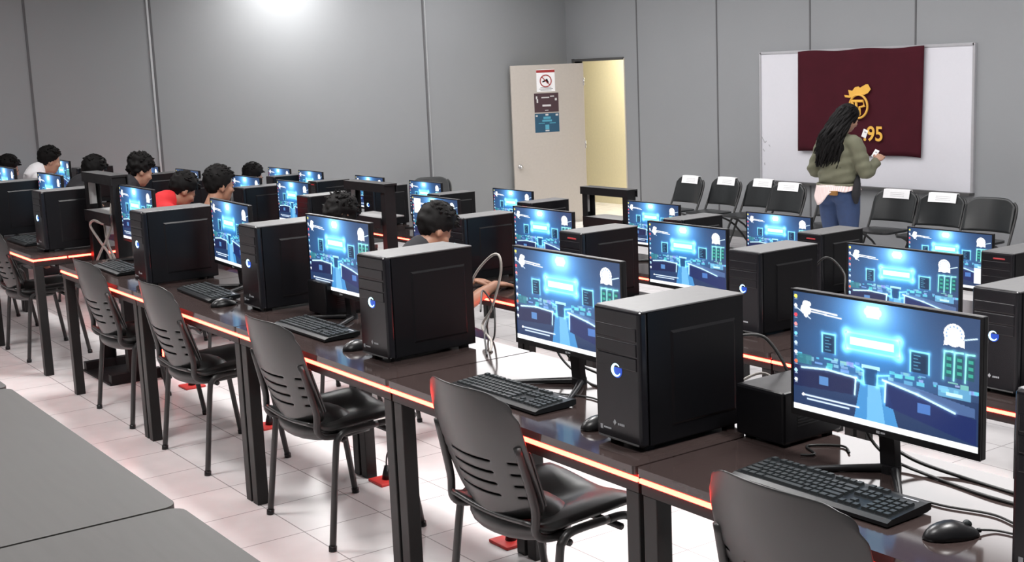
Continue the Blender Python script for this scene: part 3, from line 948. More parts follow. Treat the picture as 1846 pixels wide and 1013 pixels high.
dup(ms, (2.13, 4.06, TH), R(0), 'black mouse half hidden behind the third tower from right')
dup(ms, (2.13, 5.30, TH), R(0), 'black mouse beside the fourth tower of the front row')

# ---------------------------------------------------------------- stacking chairs
def make_chair():
    t = thing('stacking_chair', '', 'chair')
    # backrest
    bm = bmesh.new()
    NU, NV = 30, 73
    for layer in (0, 1):
     g = []
     new_faces = []
     S = [0.0, 0.04, 0.08, 0.12, 0.16]
     for q in range(4): S += [0.195 + q * 0.09, 0.204 + q * 0.09]
     S += [0.52, 0.57, 0.62, 0.67, 0.72, 0.76, 0.80, 0.84, 0.88, 0.91, 0.94, 0.97, 1.0]
     NV = len(S) - 1
     for j in range(NV + 1):
         s = S[j]
         row = []
         hw = 0.215 + 0.016 * math.sin(s * PI)
         if s > 0.75: hw *= math.sqrt(max(0.0, 1 - ((s - 0.75) / 0.25) ** 2 * 0.16))
         if s < 0.15: hw *= 1 - 0.25 * ((0.15 - s) / 0.15) ** 2
         for i in range(NU + 1):
             a = i / NU * 2 - 1
             y = a * hw
             z = 0.465 + 0.395 * s - 0.008 * (a * a) * (s > 0.5) * (s - 0.5) * 2 - 0.02 * (1 - s) * (1 - a * a)
             if s > 0.8: z -= 0.045 * ((s - 0.8) / 0.2) * abs(a) ** 7
             x = -0.195 - 0.11 * s ** 1.3 - 0.02 * math.sin(s * PI) + 0.055 * a * a + 0.0095 * layer
             row.append(bm.verts.new((x, y, z)))
         g.append(row)
     slots = (5, 7, 9, 11)
     for j in range(NV):
         for i in range(NU):
             if layer == 1 and not (3 <= j <= 13): continue
             if layer == 0 and j in slots and (2 <= i <= 4 or 9 <= i <= 21 or 26 <= i <= 28): continue
             new_faces.append(bm.faces.new((g[j][i], g[j][i + 1], g[j + 1][i + 1], g[j + 1][i])))
     bm.normal_update()
     bmesh.ops.solidify(bm, geom=new_faces, thickness=0.006)
    bmesh.ops.delete(bm, geom=[v_ for v_ in bm.verts if not v_.link_faces], context='VERTS')
    br_ = obj('backrest', bm, M['chair'], t, True)
    md = br_.modifiers.new('s', 'SUBSURF'); md.levels = 2; md.render_levels = 2
    dg_ = bpy.context.evaluated_depsgraph_get(); dg_.update()
    sm_ = bpy.data.meshes.new_from_object(br_.evaluated_get(dg_))
    br_.modifiers.clear(); br_.data = sm_
    for p in sm_.polygons: p.use_smooth = True
    # seat
    bm = bmesh.new()
    NU, NV = 16, 18
    g = []
    for j in range(NV + 1):
        s = j / NV
        x = -0.21 + 0.45 * s
        hw = 0.225 * (1 - 0.16 * max(0, (0.25 - s) / 0.25) ** 2 - 0.12 * max(0, (s - 0.8) / 0.2) ** 2)
        row = []
        for i in range(NU + 1):
            a = i / NU * 2 - 1
            z = 0.435 + 0.022 * s - 0.014 * math.cos(a * PI / 2) - 0.045 * max(0, (s - 0.86) / 0.14) ** 2 + 0.03 * max(0, (0.16 - s) / 0.16) ** 1.5 - 0.012 * math.cos(a * 1.5 * PI) * math.sin(s * PI)
            row.append(bm.verts.new((x, a * hw, z)))
        g.append(row)
    for j in range(NV):
        for i in range(NU):
            bm.faces.new((g[j][i], g[j][i + 1], g[j + 1][i + 1], g[j + 1][i]))
    bm.normal_update()
    bmesh.ops.solidify(bm, geom=bm.faces[:], thickness=0.014)
    obj('seat', bm, M['chair'], t, True)
    bm = bmesh.new(); 
    # belly under the seat
    add_ell(bm, (-0.085, 0, 0.425), (0.13, 0.195, 0.062), 3)
    obj('seat_underside', bm, M['chair'], t, True)
    for sg in (1, -1):
        y = sg * 0.255
        bm = bmesh.new()
        add_tube(bm, [(-0.185, y + sg * 0.012, 0.0), (-0.14, y, 0.36), (-0.125, y, 0.415), (-0.085, y, 0.437), (0.04, y, 0.440)], 0.0125, 10, 5)
        obj('leg', bm, M['tube'], t, True)
        bm = bmesh.new()
        add_tube(bm, [(0.04, y, 0.440), (0.10, y, 0.438), (0.135, y, 0.415), (0.15, y, 0.36), (0.205, y + sg * 0.012, 0.0)], 0.0125, 10, 5)
        obj('leg', bm, M['tube'], t, True)
        bm = bmesh.new()
        add_tube(bm, [(0.03, sg * 0.2, 0.415), (-0.12, sg * 0.205, 0.412), (-0.185, sg * 0.212, 0.44), (-0.19, sg * 0.216, 0.52), (-0.232, sg * 0.205, 0.70)], 0.013, 8, 5)
        obj('back_post', bm, M['tube'], t, True)
        for xa, xb in ((0.205, 0.203), (-0.185, -0.183)):
            bm = bmesh.new()
            add_tube(bm, [(xa, y + sg * 0.012, 0.0), (xb, y + sg * 0.0115, 0.02)], 0.0155, 10)
            obj('foot_cap', bm, M['plastic'], t, True)
    for x in (-0.10, 0.09):
        bm = bmesh.new(); add_tube(bm, [(x, -0.255, 0.405), (x, 0.255, 0.405)], 0.011, 8)
        obj('cross_bar', bm, M['tube'], t, True)
    return t
ch0 = make_chair()
CH = [(2.165, 1.80, 3.0, 'black plastic chair at bottom right, only its backrest showing'),
      (2.165, 2.995, 0.5, 'black plastic chair in front of the second keyboard from the right'),
      (2.17, 4.355, 0.5, 'black plastic chair beside the third tower, seat shining'),
      (2.17, 5.55, 0.0, 'black plastic chair behind the doubled table legs, fourth from the right'),
      (2.175, 6.56, 0.0, 'black plastic chair in front of the floor rack'),
      (2.20, 8.60, 0.0, 'black plastic chair at far left under the end table with lit corner'),
      (2.20, 9.85, 0.0, 'black plastic chair cut off by the left edge')]
chfirst = True
for x, y, rz, lab in CH:
    if chfirst: chfirst = False; ch0.location = (x, y, 0); ch0['label'] = lab; ch0['group'] = 'stacking chairs'
    else: dup(ch0, (x, y, 0), R(rz), lab, 'stacking chairs')

# ---------------------------------------------------------------- folding chairs by the whiteboard
def make_folding():
    t = thing('folding_chair', '', 'chair')
    # origin under the back top edge; faces -x
    bm = bmesh.new()
    NU, NV = 20, 14
    g = []
    for j in range(NV + 1):
        s = j / NV
        row = []
        for i in range(NU + 1):
            a = i / NU * 2 - 1
            hw = 0.243
            top = 0.80 - 0.075 * max(0, (abs(a) - 0.45) / 0.55) ** 2.4
            z = 0.50 + (top - 0.50) * s
            x = -0.075 * (1 - s) + 0.05 * (1 - a * a) - 0.02
            row.append(bm.verts.new((x, a * hw, z)))
        g.append(row)
    for j in range(NV):
        for i in range(NU): bm.faces.new((g[j][i], g[j][i + 1], g[j + 1][i + 1], g[j + 1][i]))
    bm.normal_update()
    bmesh.ops.solidify(bm, geom=bm.faces[:], thickness=0.016)
    obj('backrest', bm, M['foldchair'], t, True)
    bm = bmesh.new(); add_slab(bm, -0.47, -0.10, -0.215, 0.215, 0.425, 0.445, 0.06, 5)
    obj('seat', bm, M['foldchair'], t, False)
    for sg in (1, -1):
        bm = bmesh.new()
        add_tube(bm, [(0.0, sg * 0.215, 0.765), (-0.02, sg * 0.25, 0.70), (-0.10, sg * 0.252, 0.50), (-0.35, sg * 0.252, 0.0)], 0.0125, 8, 5)
        obj('front_leg', bm, M['tube'], t, True)
        bm = bmesh.new()
        add_tube(bm, [(-0.33, sg * 0.225, 0.42), (-0.10, sg * 0.225, 0.30), (0.16, sg * 0.225, 0.0)], 0.0115, 8, 3)
        obj('rear_leg', bm, M['tube'], t, True)
    bm = bmesh.new()
    add_tube(bm, [(-0.32, -0.252, 0.06), (-0.32, 0.252, 0.06)], 0.009, 8)
    obj('stretcher', bm, M['tube'], t, True)
    return t
fc0 = make_folding()
FY = [10.918, 10.40, 9.88, 9.36, 8.64, 7.99, 7.428, 6.878]
FX = [10.19, 10.26, 10.30, 10.14, 10.10, 10.17, 10.12, 10.07]
fl_lab = ['black folding chair nearest the open door, leftmost of the front line', 'black folding chair with paper sheet, second from the door', 'black folding chair with paper sheet, under the whiteboard corner',
          'black folding chair with paper sheet, just left of the standing person', 'black folding chair hidden behind the standing person', 'black folding chair with paper sheet, just right of the standing person',
          'black folding chair with paper sheet, under the right end of the whiteboard', 'black folding chair without any paper at the right edge']
def make_sheet():
    t = thing('paper_sign', '', 'paper')
    bm = bmesh.new()
    vs = []
    n = 8
    for i in range(n + 1):
        a = i / n * 2 - 1
        y = a * 0.15
        xo = 0.05 * (1 - (y / 0.243) ** 2) - 0.02
        vs.append([bm.verts.new((xo - 0.044, y, 0.722)), bm.verts.new((xo - 0.024, y, 0.806)), bm.verts.new((xo + 0.014, y, 0.806)), bm.verts.new((xo + 0.012, y, 0.74))])
    for i in range(n):
        for q in range(3): bm.faces.new((vs[i][q], vs[i + 1][q], vs[i + 1][q + 1], vs[i][q + 1]))
    bm.normal_update()
    bmesh.ops.solidify(bm, geom=bm.faces[:], thickness=0.0012)
    obj('sheet', bm, M['paper'], t)
    bm = bmesh.new()
    for i in range(3):
        y0 = -0.08; z = 0.775 - i * 0.016
        pts = []
        for q in range(7):
            y = -0.08 + q * 0.16 / 6
            xo = 0.05 * (1 - (y / 0.243) ** 2) - 0.02 - 0.024 - 0.020 * ((0.806 - z) / 0.084) - 0.001
            pts.append((xo, y, z))
        add_tube(bm, pts, 0.0018, 4)
    obj('faint_print', bm, M['ink'], t)
    return t
sh0 = make_sheet()
ffirst = sfirst = True
for i, (y, x) in enumerate(zip(FY, FX)):
    rz = R([-6, -5, -4, -2, 0, 2, 2, 3][i])
    if ffirst: ffirst = False; fc0.location = (x, y, FZ); fc0.rotation_euler = (0, 0, rz); fc0['label'] = fl_lab[i]; fc0['group'] = 'folding chairs along the wall'
    else: dup(fc0, (x, y, FZ), rz, fl_lab[i], 'folding chairs along the wall')
    if i in (0, 1, 2, 3, 5, 6):
        lab = 'white paper sheet on the folding chair ' + ['nearest the door', 'second from the door', 'third from the door', 'left of the standing person', '', 'right of the standing person', 'under the right end of the whiteboard'][i]
        if sfirst: sfirst = False; sh0.location = (x, y, FZ); sh0.rotation_euler = (0, 0, rz); sh0['label'] = lab; sh0['group'] = 'paper sheets on the chairs'
        else: dup(sh0, (x, y, FZ), rz, lab, 'paper sheets on the chairs')
dup(fc0, (8.45, 13.86, FZ), R(60), 'black folding chair by the left wall, only its top showing', 'folding chairs along the wall')

# ---------------------------------------------------------------- floor racks in the aisle
def make_rack():
    t = thing('two_post_rack', '', 'rack')
    HH, HW = 1.205, 0.265
    box('base_plate', -0.16, 0.16, -HW, HW, 0.0, 0.012, M['rack'], t, 0.002)
    for sg in (1, -1):
        bm = bmesh.new()
        y0 = sg * HW
        y1 = sg * (HW - 0.055)
        a, b_ = min(y0, y1), max(y0, y1)
        # open channel
        add_box(bm, -0.04, -0.034, a, b_, 0.012, HH); add_box(bm, 0.034, 0.04, a, b_, 0.012, HH)
        ys = (y0, y0 - sg * 0.006)
        add_box(bm, -0.034, 0.034, min(ys), max(ys), 0.012, HH)
        obj('post', bm, M['rack'], t)
    bm = bmesh.new(); add_box(bm, -0.05, 0.05, -HW - 0.012, HW + 0.012, HH, HH + 0.012); add_box(bm, -0.05, -0.044, -HW - 0.012, HW + 0.012, HH - 0.045, HH); add_box(bm, 0.044, 0.05, -HW - 0.012, HW + 0.012, HH - 0.045, HH)
    obj('top_bar', bm, M['rack'], t)
    box('shelf', -0.06, 0.13, -HW + 0.056, HW - 0.056, 0.985, 0.993, M['rackshelf'], t)
    box('shelf_front', -0.066, -0.06, -HW + 0.03, HW - 0.03, 0.925, 0.993, M['rack'], t)
    for sg in (1, -1):
        ys = (sg * (HW - 0.0), sg * (HW - 0.05))
        box('foot_bracket', -0.15, 0.15, min(ys), max(ys), 0.012, 0.06, M['rack'], t)
    box('label_sticker', -0.024, 0.024, HW - 0.0075, HW - 0.006, 1.02, 1.15, M['label'], t)
    return t
rk = make_rack()
rk.location = (2.36, 7.556, 0); rk['label'] = 'black two-post rack with grey cables between the front row tables'; rk['group'] = 'two-post racks'
dup(rk, (4.13, 7.556, zt(2)), 0, 'black two-post rack in the middle row, behind the blurred dark head')
dup(rk, (6.06, 7.40, zt(3)), 0, 'black two-post rack in the far row, in front of the cream doorway')

# ---------------------------------------------------------------- small desk items and cables
def regulator(loc, rz, label):
    t = thing('voltage_regulator', label, 'power unit', loc, rz, 'voltage regulators')
    bm = bmesh.new(); add_box(bm, -0.11, 0.11, -0.085, 0.085, 0.008, 0.145, 0.008)
    obj('casing', bm, M['case'], t)
    bm = bmesh.new()
    for q in range(3):
        for s in (1, -1): add_box(bm, 0.111, 0.116, -0.06 + q * 0.045, -0.03 + q * 0.045, 0.045 + s * 0.025, 0.07 + s * 0.025)
    obj('outlet', bm, M['plastic'], t)
    bm = bmesh.new()
    for q in range(6): add_box(bm, -0.06, 0.06, -0.0862, -0.085, 0.05 + q * 0.008, 0.053 + q * 0.008)
    obj('vent', bm, M['plastic'], t)
    for x in (-0.09, 0.07):
        for y in (-0.07, 0.05): box('foot', x, x + 0.02, y, y + 0.02, 0, 0.009, M['plastic'], t)
regulator((2.45, 2.27, TH), 0, 'black voltage regulator box behind the big tower at right')
regulator((2.43, 4.76, TH), 0, 'black voltage regulator box left of the third tower in the front row')

def cable(pts, r, label, m='cable', name='cable', group='loose cables', n=8):
    o = tube(name, pts, r, M[m], None, 7, n)
    return tag(o, label, 'cable', group)
Z = TH + 0.004
cable([(2.40, 1.93, TH + .20), (2.41, 1.95, TH + .09), (2.44, 1.88, TH + .03), (2.47, 1.75, Z), (2.46, 1.55, Z), (2.47, 1.36, Z + .01), (2.46, 1.25, TH + .05)], .0045, 'black power cable drooping behind the nearest monitor stand')
cable([(2.40, 1.98, TH + .18), (2.42, 1.99, TH + .08), (2.43, 1.93, TH + .02), (2.42, 1.78, Z), (2.40, 1.60, Z), (2.43, 1.45, Z), (2.46, 1.30, TH + .06)], .004, 'thinner black video cable beside the nearest monitor stand')
cable([(2.228, 1.80, TH + .016), (2.27, 1.76, Z), (2.28, 1.66, Z), (2.31, 1.56, Z), (2.29, 1.46, Z), (2.33, 1.34, Z)], .0028, 'thin black keyboard cable running right past the nearest stand')
cable([(2.203, 1.520, TH + .008), (2.235, 1.50, Z), (2.25, 1.45, Z), (2.29, 1.40, Z), (2.31, 1.345, Z)], .0025, 'thin black cable leaving the nearest mouse')
cable([(2.43, 2.05, Z), (2.46, 2.10, Z), (2.40, 2.16, Z), (2.36, 2.10, Z), (2.33, 2.12, Z)], .003, 'black cable end curled on the table below the nearest monitor')
cable([(2.40, 3.16, TH + .2), (2.42, 3.18, TH + .07), (2.46, 3.06, TH + .02), (2.46, 2.90, Z), (2.47, 2.72, Z), (2.47, 2.55, TH + .04)], .0045, 'black power cable drooping behind the second monitor stand')
cable([(2.40, 3.25, TH + .17), (2.43, 3.24, TH + .06), (2.43, 3.12, Z), (2.40, 3.0, Z), (2.43, 2.82, Z), (2.46, 2.62, Z)], .004, 'black video cable on the table by the second monitor stand')
cable([(2.212, 3.05, TH + .016), (2.26, 3.02, Z), (2.30, 2.92, Z), (2.29, 2.80, Z), (2.33, 2.66, Z)], .0028, 'thin black keyboard cable by the second monitor')
# looped cables behind the third tower of the front row
cable([(2.53, 3.95, TH + .10), (2.56, 3.93, TH + .22), (2.585, 3.86, TH + .30), (2.59, 3.80, TH + .315), (2.585, 3.785, TH + .25), (2.57, 3.83, TH + .12), (2.55, 3.87, TH + .05), (2.50, 3.74, TH + .02), (2.44, 3.66, Z)], .0048, 'pale grey cable looping up behind the third tower', 'cablegrey')
cable([(2.50, 3.80, TH + .12), (2.56, 3.87, TH + .18), (2.57, 3.82, TH + .12), (2.55, 3.79, TH + .03), (2.57, 3.85, TH - .01), (2.585, 3.89, TH + .04), (2.56, 3.83, TH + .10), (2.50, 3.78, TH + .05), (2.45, 3.70, Z), (2.40, 3.62, Z)], .0035, 'black cable knotted behind the third tower')
# bundle behind the second tower
cable([(2.46, 2.45, TH + .24), (2.53, 2.42, TH + .22), (2.56, 2.36, TH + .10), (2.565, 2.34, TH - .1), (2.575, 2.36, TH - .35)], .005, 'black cable hanging behind the second tower of the front row')
cable([(2.46, 2.50, TH + .08), (2.54, 2.44, TH + .12), (2.58, 2.38, TH + .02), (2.585, 2.33, TH - .2)], .004, 'grey cable hanging behind the second tower', 'cablegrey')
X2 = xf(2); Z2 = zt(2) + TH
cable([(X2 + .548, 3.86, Z2 + .22), (X2 + .60, 3.80, Z2 + .30), (X2 + .62, 3.72, Z2 + .24), (X2 + .56, 3.66, Z2 + .17), (X2 + .50, 3.60, Z2 + .02)], .0045, 'black cable behind the second tower of the middle row')
# grey cables in the front rack
cable([(2.33, 7.37, 1.05), (2.31, 7.36, 0.98), (2.30, 7.44, 0.93), (2.29, 7.60, 0.94), (2.29, 7.68, 0.90), (2.30, 7.56, 0.82), (2.31, 7.40, 0.72), (2.33, 7.42, 0.50)], .0075, 'grey cable looping to the left inside the front rack', 'cablegrey')
cable([(2.34, 7.34, 1.0), (2.31, 7.42, 0.86), (2.30, 7.58, 0.74), (2.30, 7.64, 0.66), (2.33, 7.60, 0.45)], .0075, 'grey cable crossing down to the left in the front rack', 'cablegrey')
cable([(2.35, 7.60, 0.92), (2.33, 7.50, 0.80), (2.33, 7.38, 0.70), (2.35, 7.35, 0.50)], .008, 'grey cable nearest the right post of the front rack', 'cablegrey')

# red floor outlets with plugs on the front step
def outlet(x, y, label, cord):
    t = thing('floor_outlet', label, 'outlet', (x, y, 0), 0, 'red floor outlets')
    bm = bmesh.new(); add_box(bm, -0.06, 0.06, -0.06, 0.06, 0, 0.012, 0.003)
    obj('plate', bm, M['red'], t)
    p = thing('power_plug', 'black plug standing in the ' + label, 'plug', (x, y, 0.012), 0, 'plugs in the floor outlets')
    bm = bmesh.new(); add_tube(bm, [(0, 0, 0), (0, 0, 0.025), (0, 0, 0.06)], 0.02, 12, radii=[0.022, 0.018, 0.008])
    obj('plug_body', bm, M['plastic'], p, True)
    bm = bmesh.new(); add_tube(bm, [(0, 0, 0.055)] + cord, 0.004, 6, 6)
    obj('cord', bm, M['cable'], p, True)
outlet(2.535, 5.83, 'red floor outlet under the fourth chair from the right', [(0.0, 0.01, 0.16), (0.02, 0.05, 0.34), (0.0, 0.14, 0.55), (-0.01, 0.2, 0.63)])
outlet(2.545, 4.66, 'red floor outlet under the third chair from the right', [(0.0, -0.02, 0.12), (0.01, -0.09, 0.16), (0.0, -0.16, 0.30), (-0.01, -0.2, 0.63)])
outlet(2.535, 3.72, 'red floor outlet behind the second nearest chair', [(0.0, 0.02, 0.16), (0.0, 0.05, 0.36), (-0.01, 0.07, 0.63)])
outlet(2.555, 6.93, 'red floor outlet beside the floor rack', [(0.0, -0.02, 0.16), (0.0, -0.06, 0.36), (-0.01, -0.1, 0.63)])

# ---------------------------------------------------------------- people
def skin_chain(bm, pts, radii, n=14, sub=5):
    add_tube(bm, pts, 0, n, sub, radii=radii)
def remeshed(bm, voxel):
    """fuse overlapping pieces into one continuous surface"""
    me_ = bpy.data.meshes.new('tmp'); bmesh.ops.recalc_face_normals(bm, faces=bm.faces[:]); bm.to_mesh(me_); bm.free()
    o_ = bpy.data.objects.new('tmp', me_); C.objects.link(o_)
    md = o_.modifiers.new('r', 'REMESH'); md.mode = 'VOXEL'; md.voxel_size = voxel
    s = o_.modifiers.new('s', 'SMOOTH'); s.factor = 0.5; s.iterations = 3
    d = bpy.context.evaluated_depsgraph_get(); d.update()
    res_ = bpy.data.meshes.new_from_object(o_.evaluated_get(d))
    C.objects.unlink(o_); bpy.data.objects.remove(o_)
    b2 = bmesh.new(); b2.from_mesh(res_); bpy.data.meshes.remove(res_)
    return b2
def head_parts(bm, T):
    """head looking along local +x, centre of skull at the origin of T; about 0.235 m tall"""
    def E_(c, r, sub=3, rot=None):
        vs = add_ell(bm, c, r, sub, rot)
        bmesh.ops.transform(bm, matrix=T, verts=vs)
    E_((-0.012, 0, 0.03), (0.096, 0.076, 0.088))            # cranium
    E_((0.028, 0, -0.03), (0.062, 0.060, 0.078))            # face
    E_((0.052, 0, -0.083), (0.030, 0.034, 0.026))           # chin
    E_((0.030, 0, -0.068), (0.046, 0.052, 0.036))           # jaw
    E_((0.084, 0, 0.018), (0.014, 0.046, 0.012), 2)         # brow
    E_((0.100, 0, -0.022), (0.017, 0.014, 0.014), 2)        # nose tip
    E_((0.093, 0, -0.004), (0.012, 0.010, 0.026), 2)
    E_((0.084, 0, -0.055), (0.011, 0.024, 0.008), 2)        # lips
    E_((0.083, 0, -0.064), (0.010, 0.020, 0.007), 2)
    for s in (1, -1):
        E_((0.066, s * 0.040, -0.018), (0.024, 0.022, 0.022), 2)   # cheek
        E_((-0.006, s * 0.077, -0.010), (0.019, 0.009, 0.031), 2, Matrix.Rotation(s * 0.25, 3, 'Z'))   # ear
def eyes_obj(T, parent):
    bm = bmesh.new()
    for s in (1, -1):
        vs = add_ell(bm, (0.081, s * 0.031, 0.002), (0.006, 0.012, 0.006), 2); bmesh.ops.transform(bm, matrix=T, verts=vs)
        vs = add_ell(bm, (0.088, s * 0.031, 0.021), (0.004, 0.019, 0.004), 2); bmesh.ops.transform(bm, matrix=T, verts=vs)
    obj('eyes_and_brows', bm, M['eye'], parent, True)
def short_hair(T, parent, seed, curly=0.0, side=1.0):
    rnd = random.Random(seed)
    bm = bmesh.new()
    vs = add_ell(bm, (-0.016, 0, 0.036), (0.106, 0.086, 0.100), 4)
    kill = []
    for v_ in vs:
        x, y, z = v_.co
        d = noise.noise(Vector((x * 38 + seed, y * 38, z * 38))) * (0.010 + curly * 0.012) + noise.noise(Vector((x * 90, y * 90 + seed, z * 90))) * 0.004
        top = max(0, z - 0.03) * 0.22
        v_.co += (v_.co - Vector((-0.016, 0, 0.036))).normalized() * (d + top)
        hair = (z > -0.012 + 0.04 * max(0, (x + 0.0) / 0.06) and x < 0.085) or (x < -0.03 and z > -0.10)
        if x > 0.052 and z < 0.062: hair = False
        if not hair: kill.append(v_)
    bmesh.ops.delete(bm, geom=kill, context='VERTS')
    n_ = 150 if curly else 120
    for _ in range(n_):
        th = rnd.uniform(0, 2 * PI); ph = rnd.uniform(0.05, 1.25)
        p = Vector((-0.016 + 0.104 * math.sin(ph) * math.cos(th), 0.084 * math.sin(ph) * math.sin(th), 0.04 + 0.102 * math.cos(ph)))
        nrm = (p - Vector((-0.016, 0, 0.03))).normalized()
        fwd = Vector((0.7, rnd.uniform(-.5, .5), -0.25)) if not curly else Vector((rnd.uniform(-1, 1), rnd.uniform(-1, 1), rnd.uniform(-.6, .6)))
        L = rnd.uniform(0.02, 0.034)
        add_tube(bm, [p - nrm * 0.006, p + nrm * L * 0.55, p + nrm * L * 0.75 + fwd * L * 0.6], 0, 5, 2, radii=[0.011, 0.009, 0.002])
    bmesh.ops.transform(bm, matrix=T, verts=bm.verts[:])
    obj('hair', bm, M['hair'], parent, True)
def hand_parts(bm, wrist, fwd, down, curl=0.5, thumb_side=1):
    """palm, four unequal bent fingers and a thumb; fwd = along the fingers, down = palm normal"""
    f = Vector(fwd).normalized(); d = (Vector(down) - f * Vector(down).dot(f)).normalized(); s = f.cross(d) * thumb_side
    W_ = Vector(wrist)
    rot = Matrix((f, s, d)).transposed()
    vs = add_ell(bm, W_ + f * 0.048, (0.054, 0.040, 0.016), 3, rot)
    for i, L in enumerate((0.068, 0.076, 0.071, 0.056)):
        b_ = W_ + f * 0.085 + s * (0.030 - i * 0.020)
        a1, a2, a3 = curl * 0.5, curl * 1.1, curl * 1.6
        p = [b_ - f * 0.02, b_]
        for q, a in enumerate((a1, a2, a3)):
            seg = L * (0.45, 0.31, 0.24)[q]
            p.append(p[-1] + (f * math.cos(a) + d * math.sin(a)) * seg)
        add_tube(bm, p, 0, 8, 2, radii=[0.009, 0.0092, 0.0088, 0.0078, 0.0062])
    b_ = W_ + f * 0.022 + s * 0.026
    add_tube(bm, [b_, b_ + s * 0.022 + f * 0.022 + d * 0.006, b_ + s * 0.030 + f * 0.050 + d * 0.016, b_ + s * 0.026 + f * 0.072 + d * 0.022], 0, 8, 2, radii=[0.014, 0.011, 0.0095, 0.007])

def seated(name, label, loc, top, shirt, pitch=22, yaw=0, head=(0.15, 0.0), curly=0, skin='skin', seed=1, collar=None, sleeves='long', hands=((0.42, 0.10), (0.42, -0.14)), rz=0, trousers='navy_cloth', hood=False, hunch=0.4):
    """person on a chair facing +x; top = height of the hair top above the floor; head = skull offset from the hips"""
    sc = top / 1.27
    hz = top - 0.135                               # skull centre
    hx, hy = head
    body = bmesh.new()
    pel = Vector((-0.02, 0, 0.53)); che = Vector((hx * 0.55 - 0.02, hy * 0.5, 0.53 + (hz - 0.53) * 0.52)); nk = Vector((hx - 0.055 - 0.075 * hunch, hy * 0.9, hz - 0.155 + 0.085 * hunch))
    T = Matrix.Translation((hx, hy, hz)) @ Matrix.Rotation(R(yaw), 4, 'Z') @ Matrix.Rotation(R(pitch), 4, 'Y')
    def torso(bm_, ex):
        vs_ = []
        for c, r_ in (((pel), (0.115, 0.165, 0.10)), ((pel + che) / 2, None), (che, (0.105, 0.165, 0.135)), (nk - Vector((0.03, 0, 0.055)), (0.075, 0.15, 0.055))):
            if r_ is None: r_ = (0.10, 0.145, 0.15)
            add_ell(bm_, c, tuple(q + ex for q in r_), 3)
        add_tube(bm_, [pel, (pel + che) / 2, che, nk - Vector((0.02, 0, 0.02))], 0, 16, 4, radii=[0.115 + ex, 0.11 + ex, 0.115 + ex, 0.062 + ex])
    sh = [nk + Vector((-0.035, s * 0.165, -0.075)) for s in (1, -1)]
    wr = []
    for s, (wx, wy) in zip((1, -1), hands):
        wr.append(Vector((wx, wy, 0.785)))
    el = []
    for k_, s in enumerate((1, -1)):
        m_ = (sh[k_] + wr[k_]) / 2 + Vector((-0.06, s * 0.07, -0.13)); el.append(m_)
    torso(body, 0)
    add_tube(body, [nk - Vector((0.02, 0, 0.05)), nk, Vector((hx - 0.025, hy, hz - 0.05))], 0, 14, 3, radii=[0.062, 0.054, 0.055])
    head_parts(body, T)
    for k_, s in enumerate((1, -1)):
        add_tube(body, [sh[k_] + Vector((0, -s * 0.04, 0.01)), sh[k_], (sh[k_] + el[k_]) / 2, el[k_], (el[k_] + wr[k_]) / 2, wr[k_]], 0, 12, 4, radii=[0.05, 0.052, 0.044, 0.038, 0.036, 0.024])
        hip = pel + Vector((0.0, s * 0.085, -0.03)); kn = Vector((0.37, s * 0.105, 0.49)); an = Vector((0.33, s * 0.11, 0.085))
        add_tube(body, [hip, (hip + kn) / 2, kn, (kn + an) / 2 + Vector((-0.02, 0, 0.03)), an], 0, 12, 4, radii=[0.088, 0.08, 0.058, 0.052, 0.034])
        add_tube(body, [an + Vector((-0.03, 0, -0.03)), an + Vector((0.04, 0, -0.045)), an + Vector((0.15, 0, -0.055))], 0, 10, 3, radii=[0.036, 0.036, 0.026])
    body = remeshed(body, 0.011)
    for k_, s in enumerate((1, -1)):
        hand_parts(body, wr[k_] - Vector((0.01, 0, 0)), (0.9, -s * 0.15, -0.18), (0.1, 0, -1), 0.45, -s)
    root = obj(name, body, M[skin], None, True)
    root.location = loc; root.rotation_euler = (0, 0, rz); tag(root, label, 'person', 'people seated at the computers')
    eyes_obj(T, root)
    short_hair(T, root, seed, curly)
    # upper garment: a shell a little larger than the torso and arms
    g = bmesh.new()
    torso(g, 0.012)
    for k_, s in enumerate((1, -1)):
        end = wr[k_] - (wr[k_] - el[k_]).normalized() * 0.03
        P = [sh[k_] + Vector((0, -s * 0.05, 0.01)), sh[k_], (sh[k_] + el[k_]) / 2, el[k_], (el[k_] + end) / 2, end]
        rr_ = [0.062, 0.066, 0.060, 0.054, 0.048, 0.036]
        if sleeves == 'short': P = P[:3] ; rr_ = [0.062, 0.066, 0.062]
        add_tube(g, P, 0, 12, 4, radii=rr_)
    if collar or hood:
        add_tube(g, [nk + Vector((-0.05, 0, -0.06)), nk + Vector((-0.015, 0, 0.0)), nk + (Vector((hx - 0.03, hy, hz - 0.05)) - nk) * (0.6 if not hood else 0.75)], 0, 16, 3, radii=[0.095, 0.08, 0.07])
    if hood:
        add_ell(g, nk + Vector((-0.075, 0, -0.01)), (0.06, 0.10, 0.055), 3)
    g = remeshed(g, 0.011)
    gm = obj('upper_garment', g, M[shirt], root, True)
    t_ = bmesh.new()
    add_ell(t_, pel + Vector((0, 0, -0.01)), (0.13, 0.178, 0.105), 3)
    for s in (1, -1):
        hip = pel + Vector((0.0, s * 0.085, -0.03)); kn = Vector((0.37, s * 0.105, 0.49)); an = Vector((0.33, s * 0.11, 0.10))
        add_tube(t_, [hip, (hip + kn) / 2, kn, (kn + an) / 2 + Vector((-0.02, 0, 0.03)), an], 0, 12, 4, radii=[0.10, 0.092, 0.072, 0.066, 0.05])
    t_ = remeshed(t_, 0.012)
    obj('trousers', t_, M[trousers], root, True)
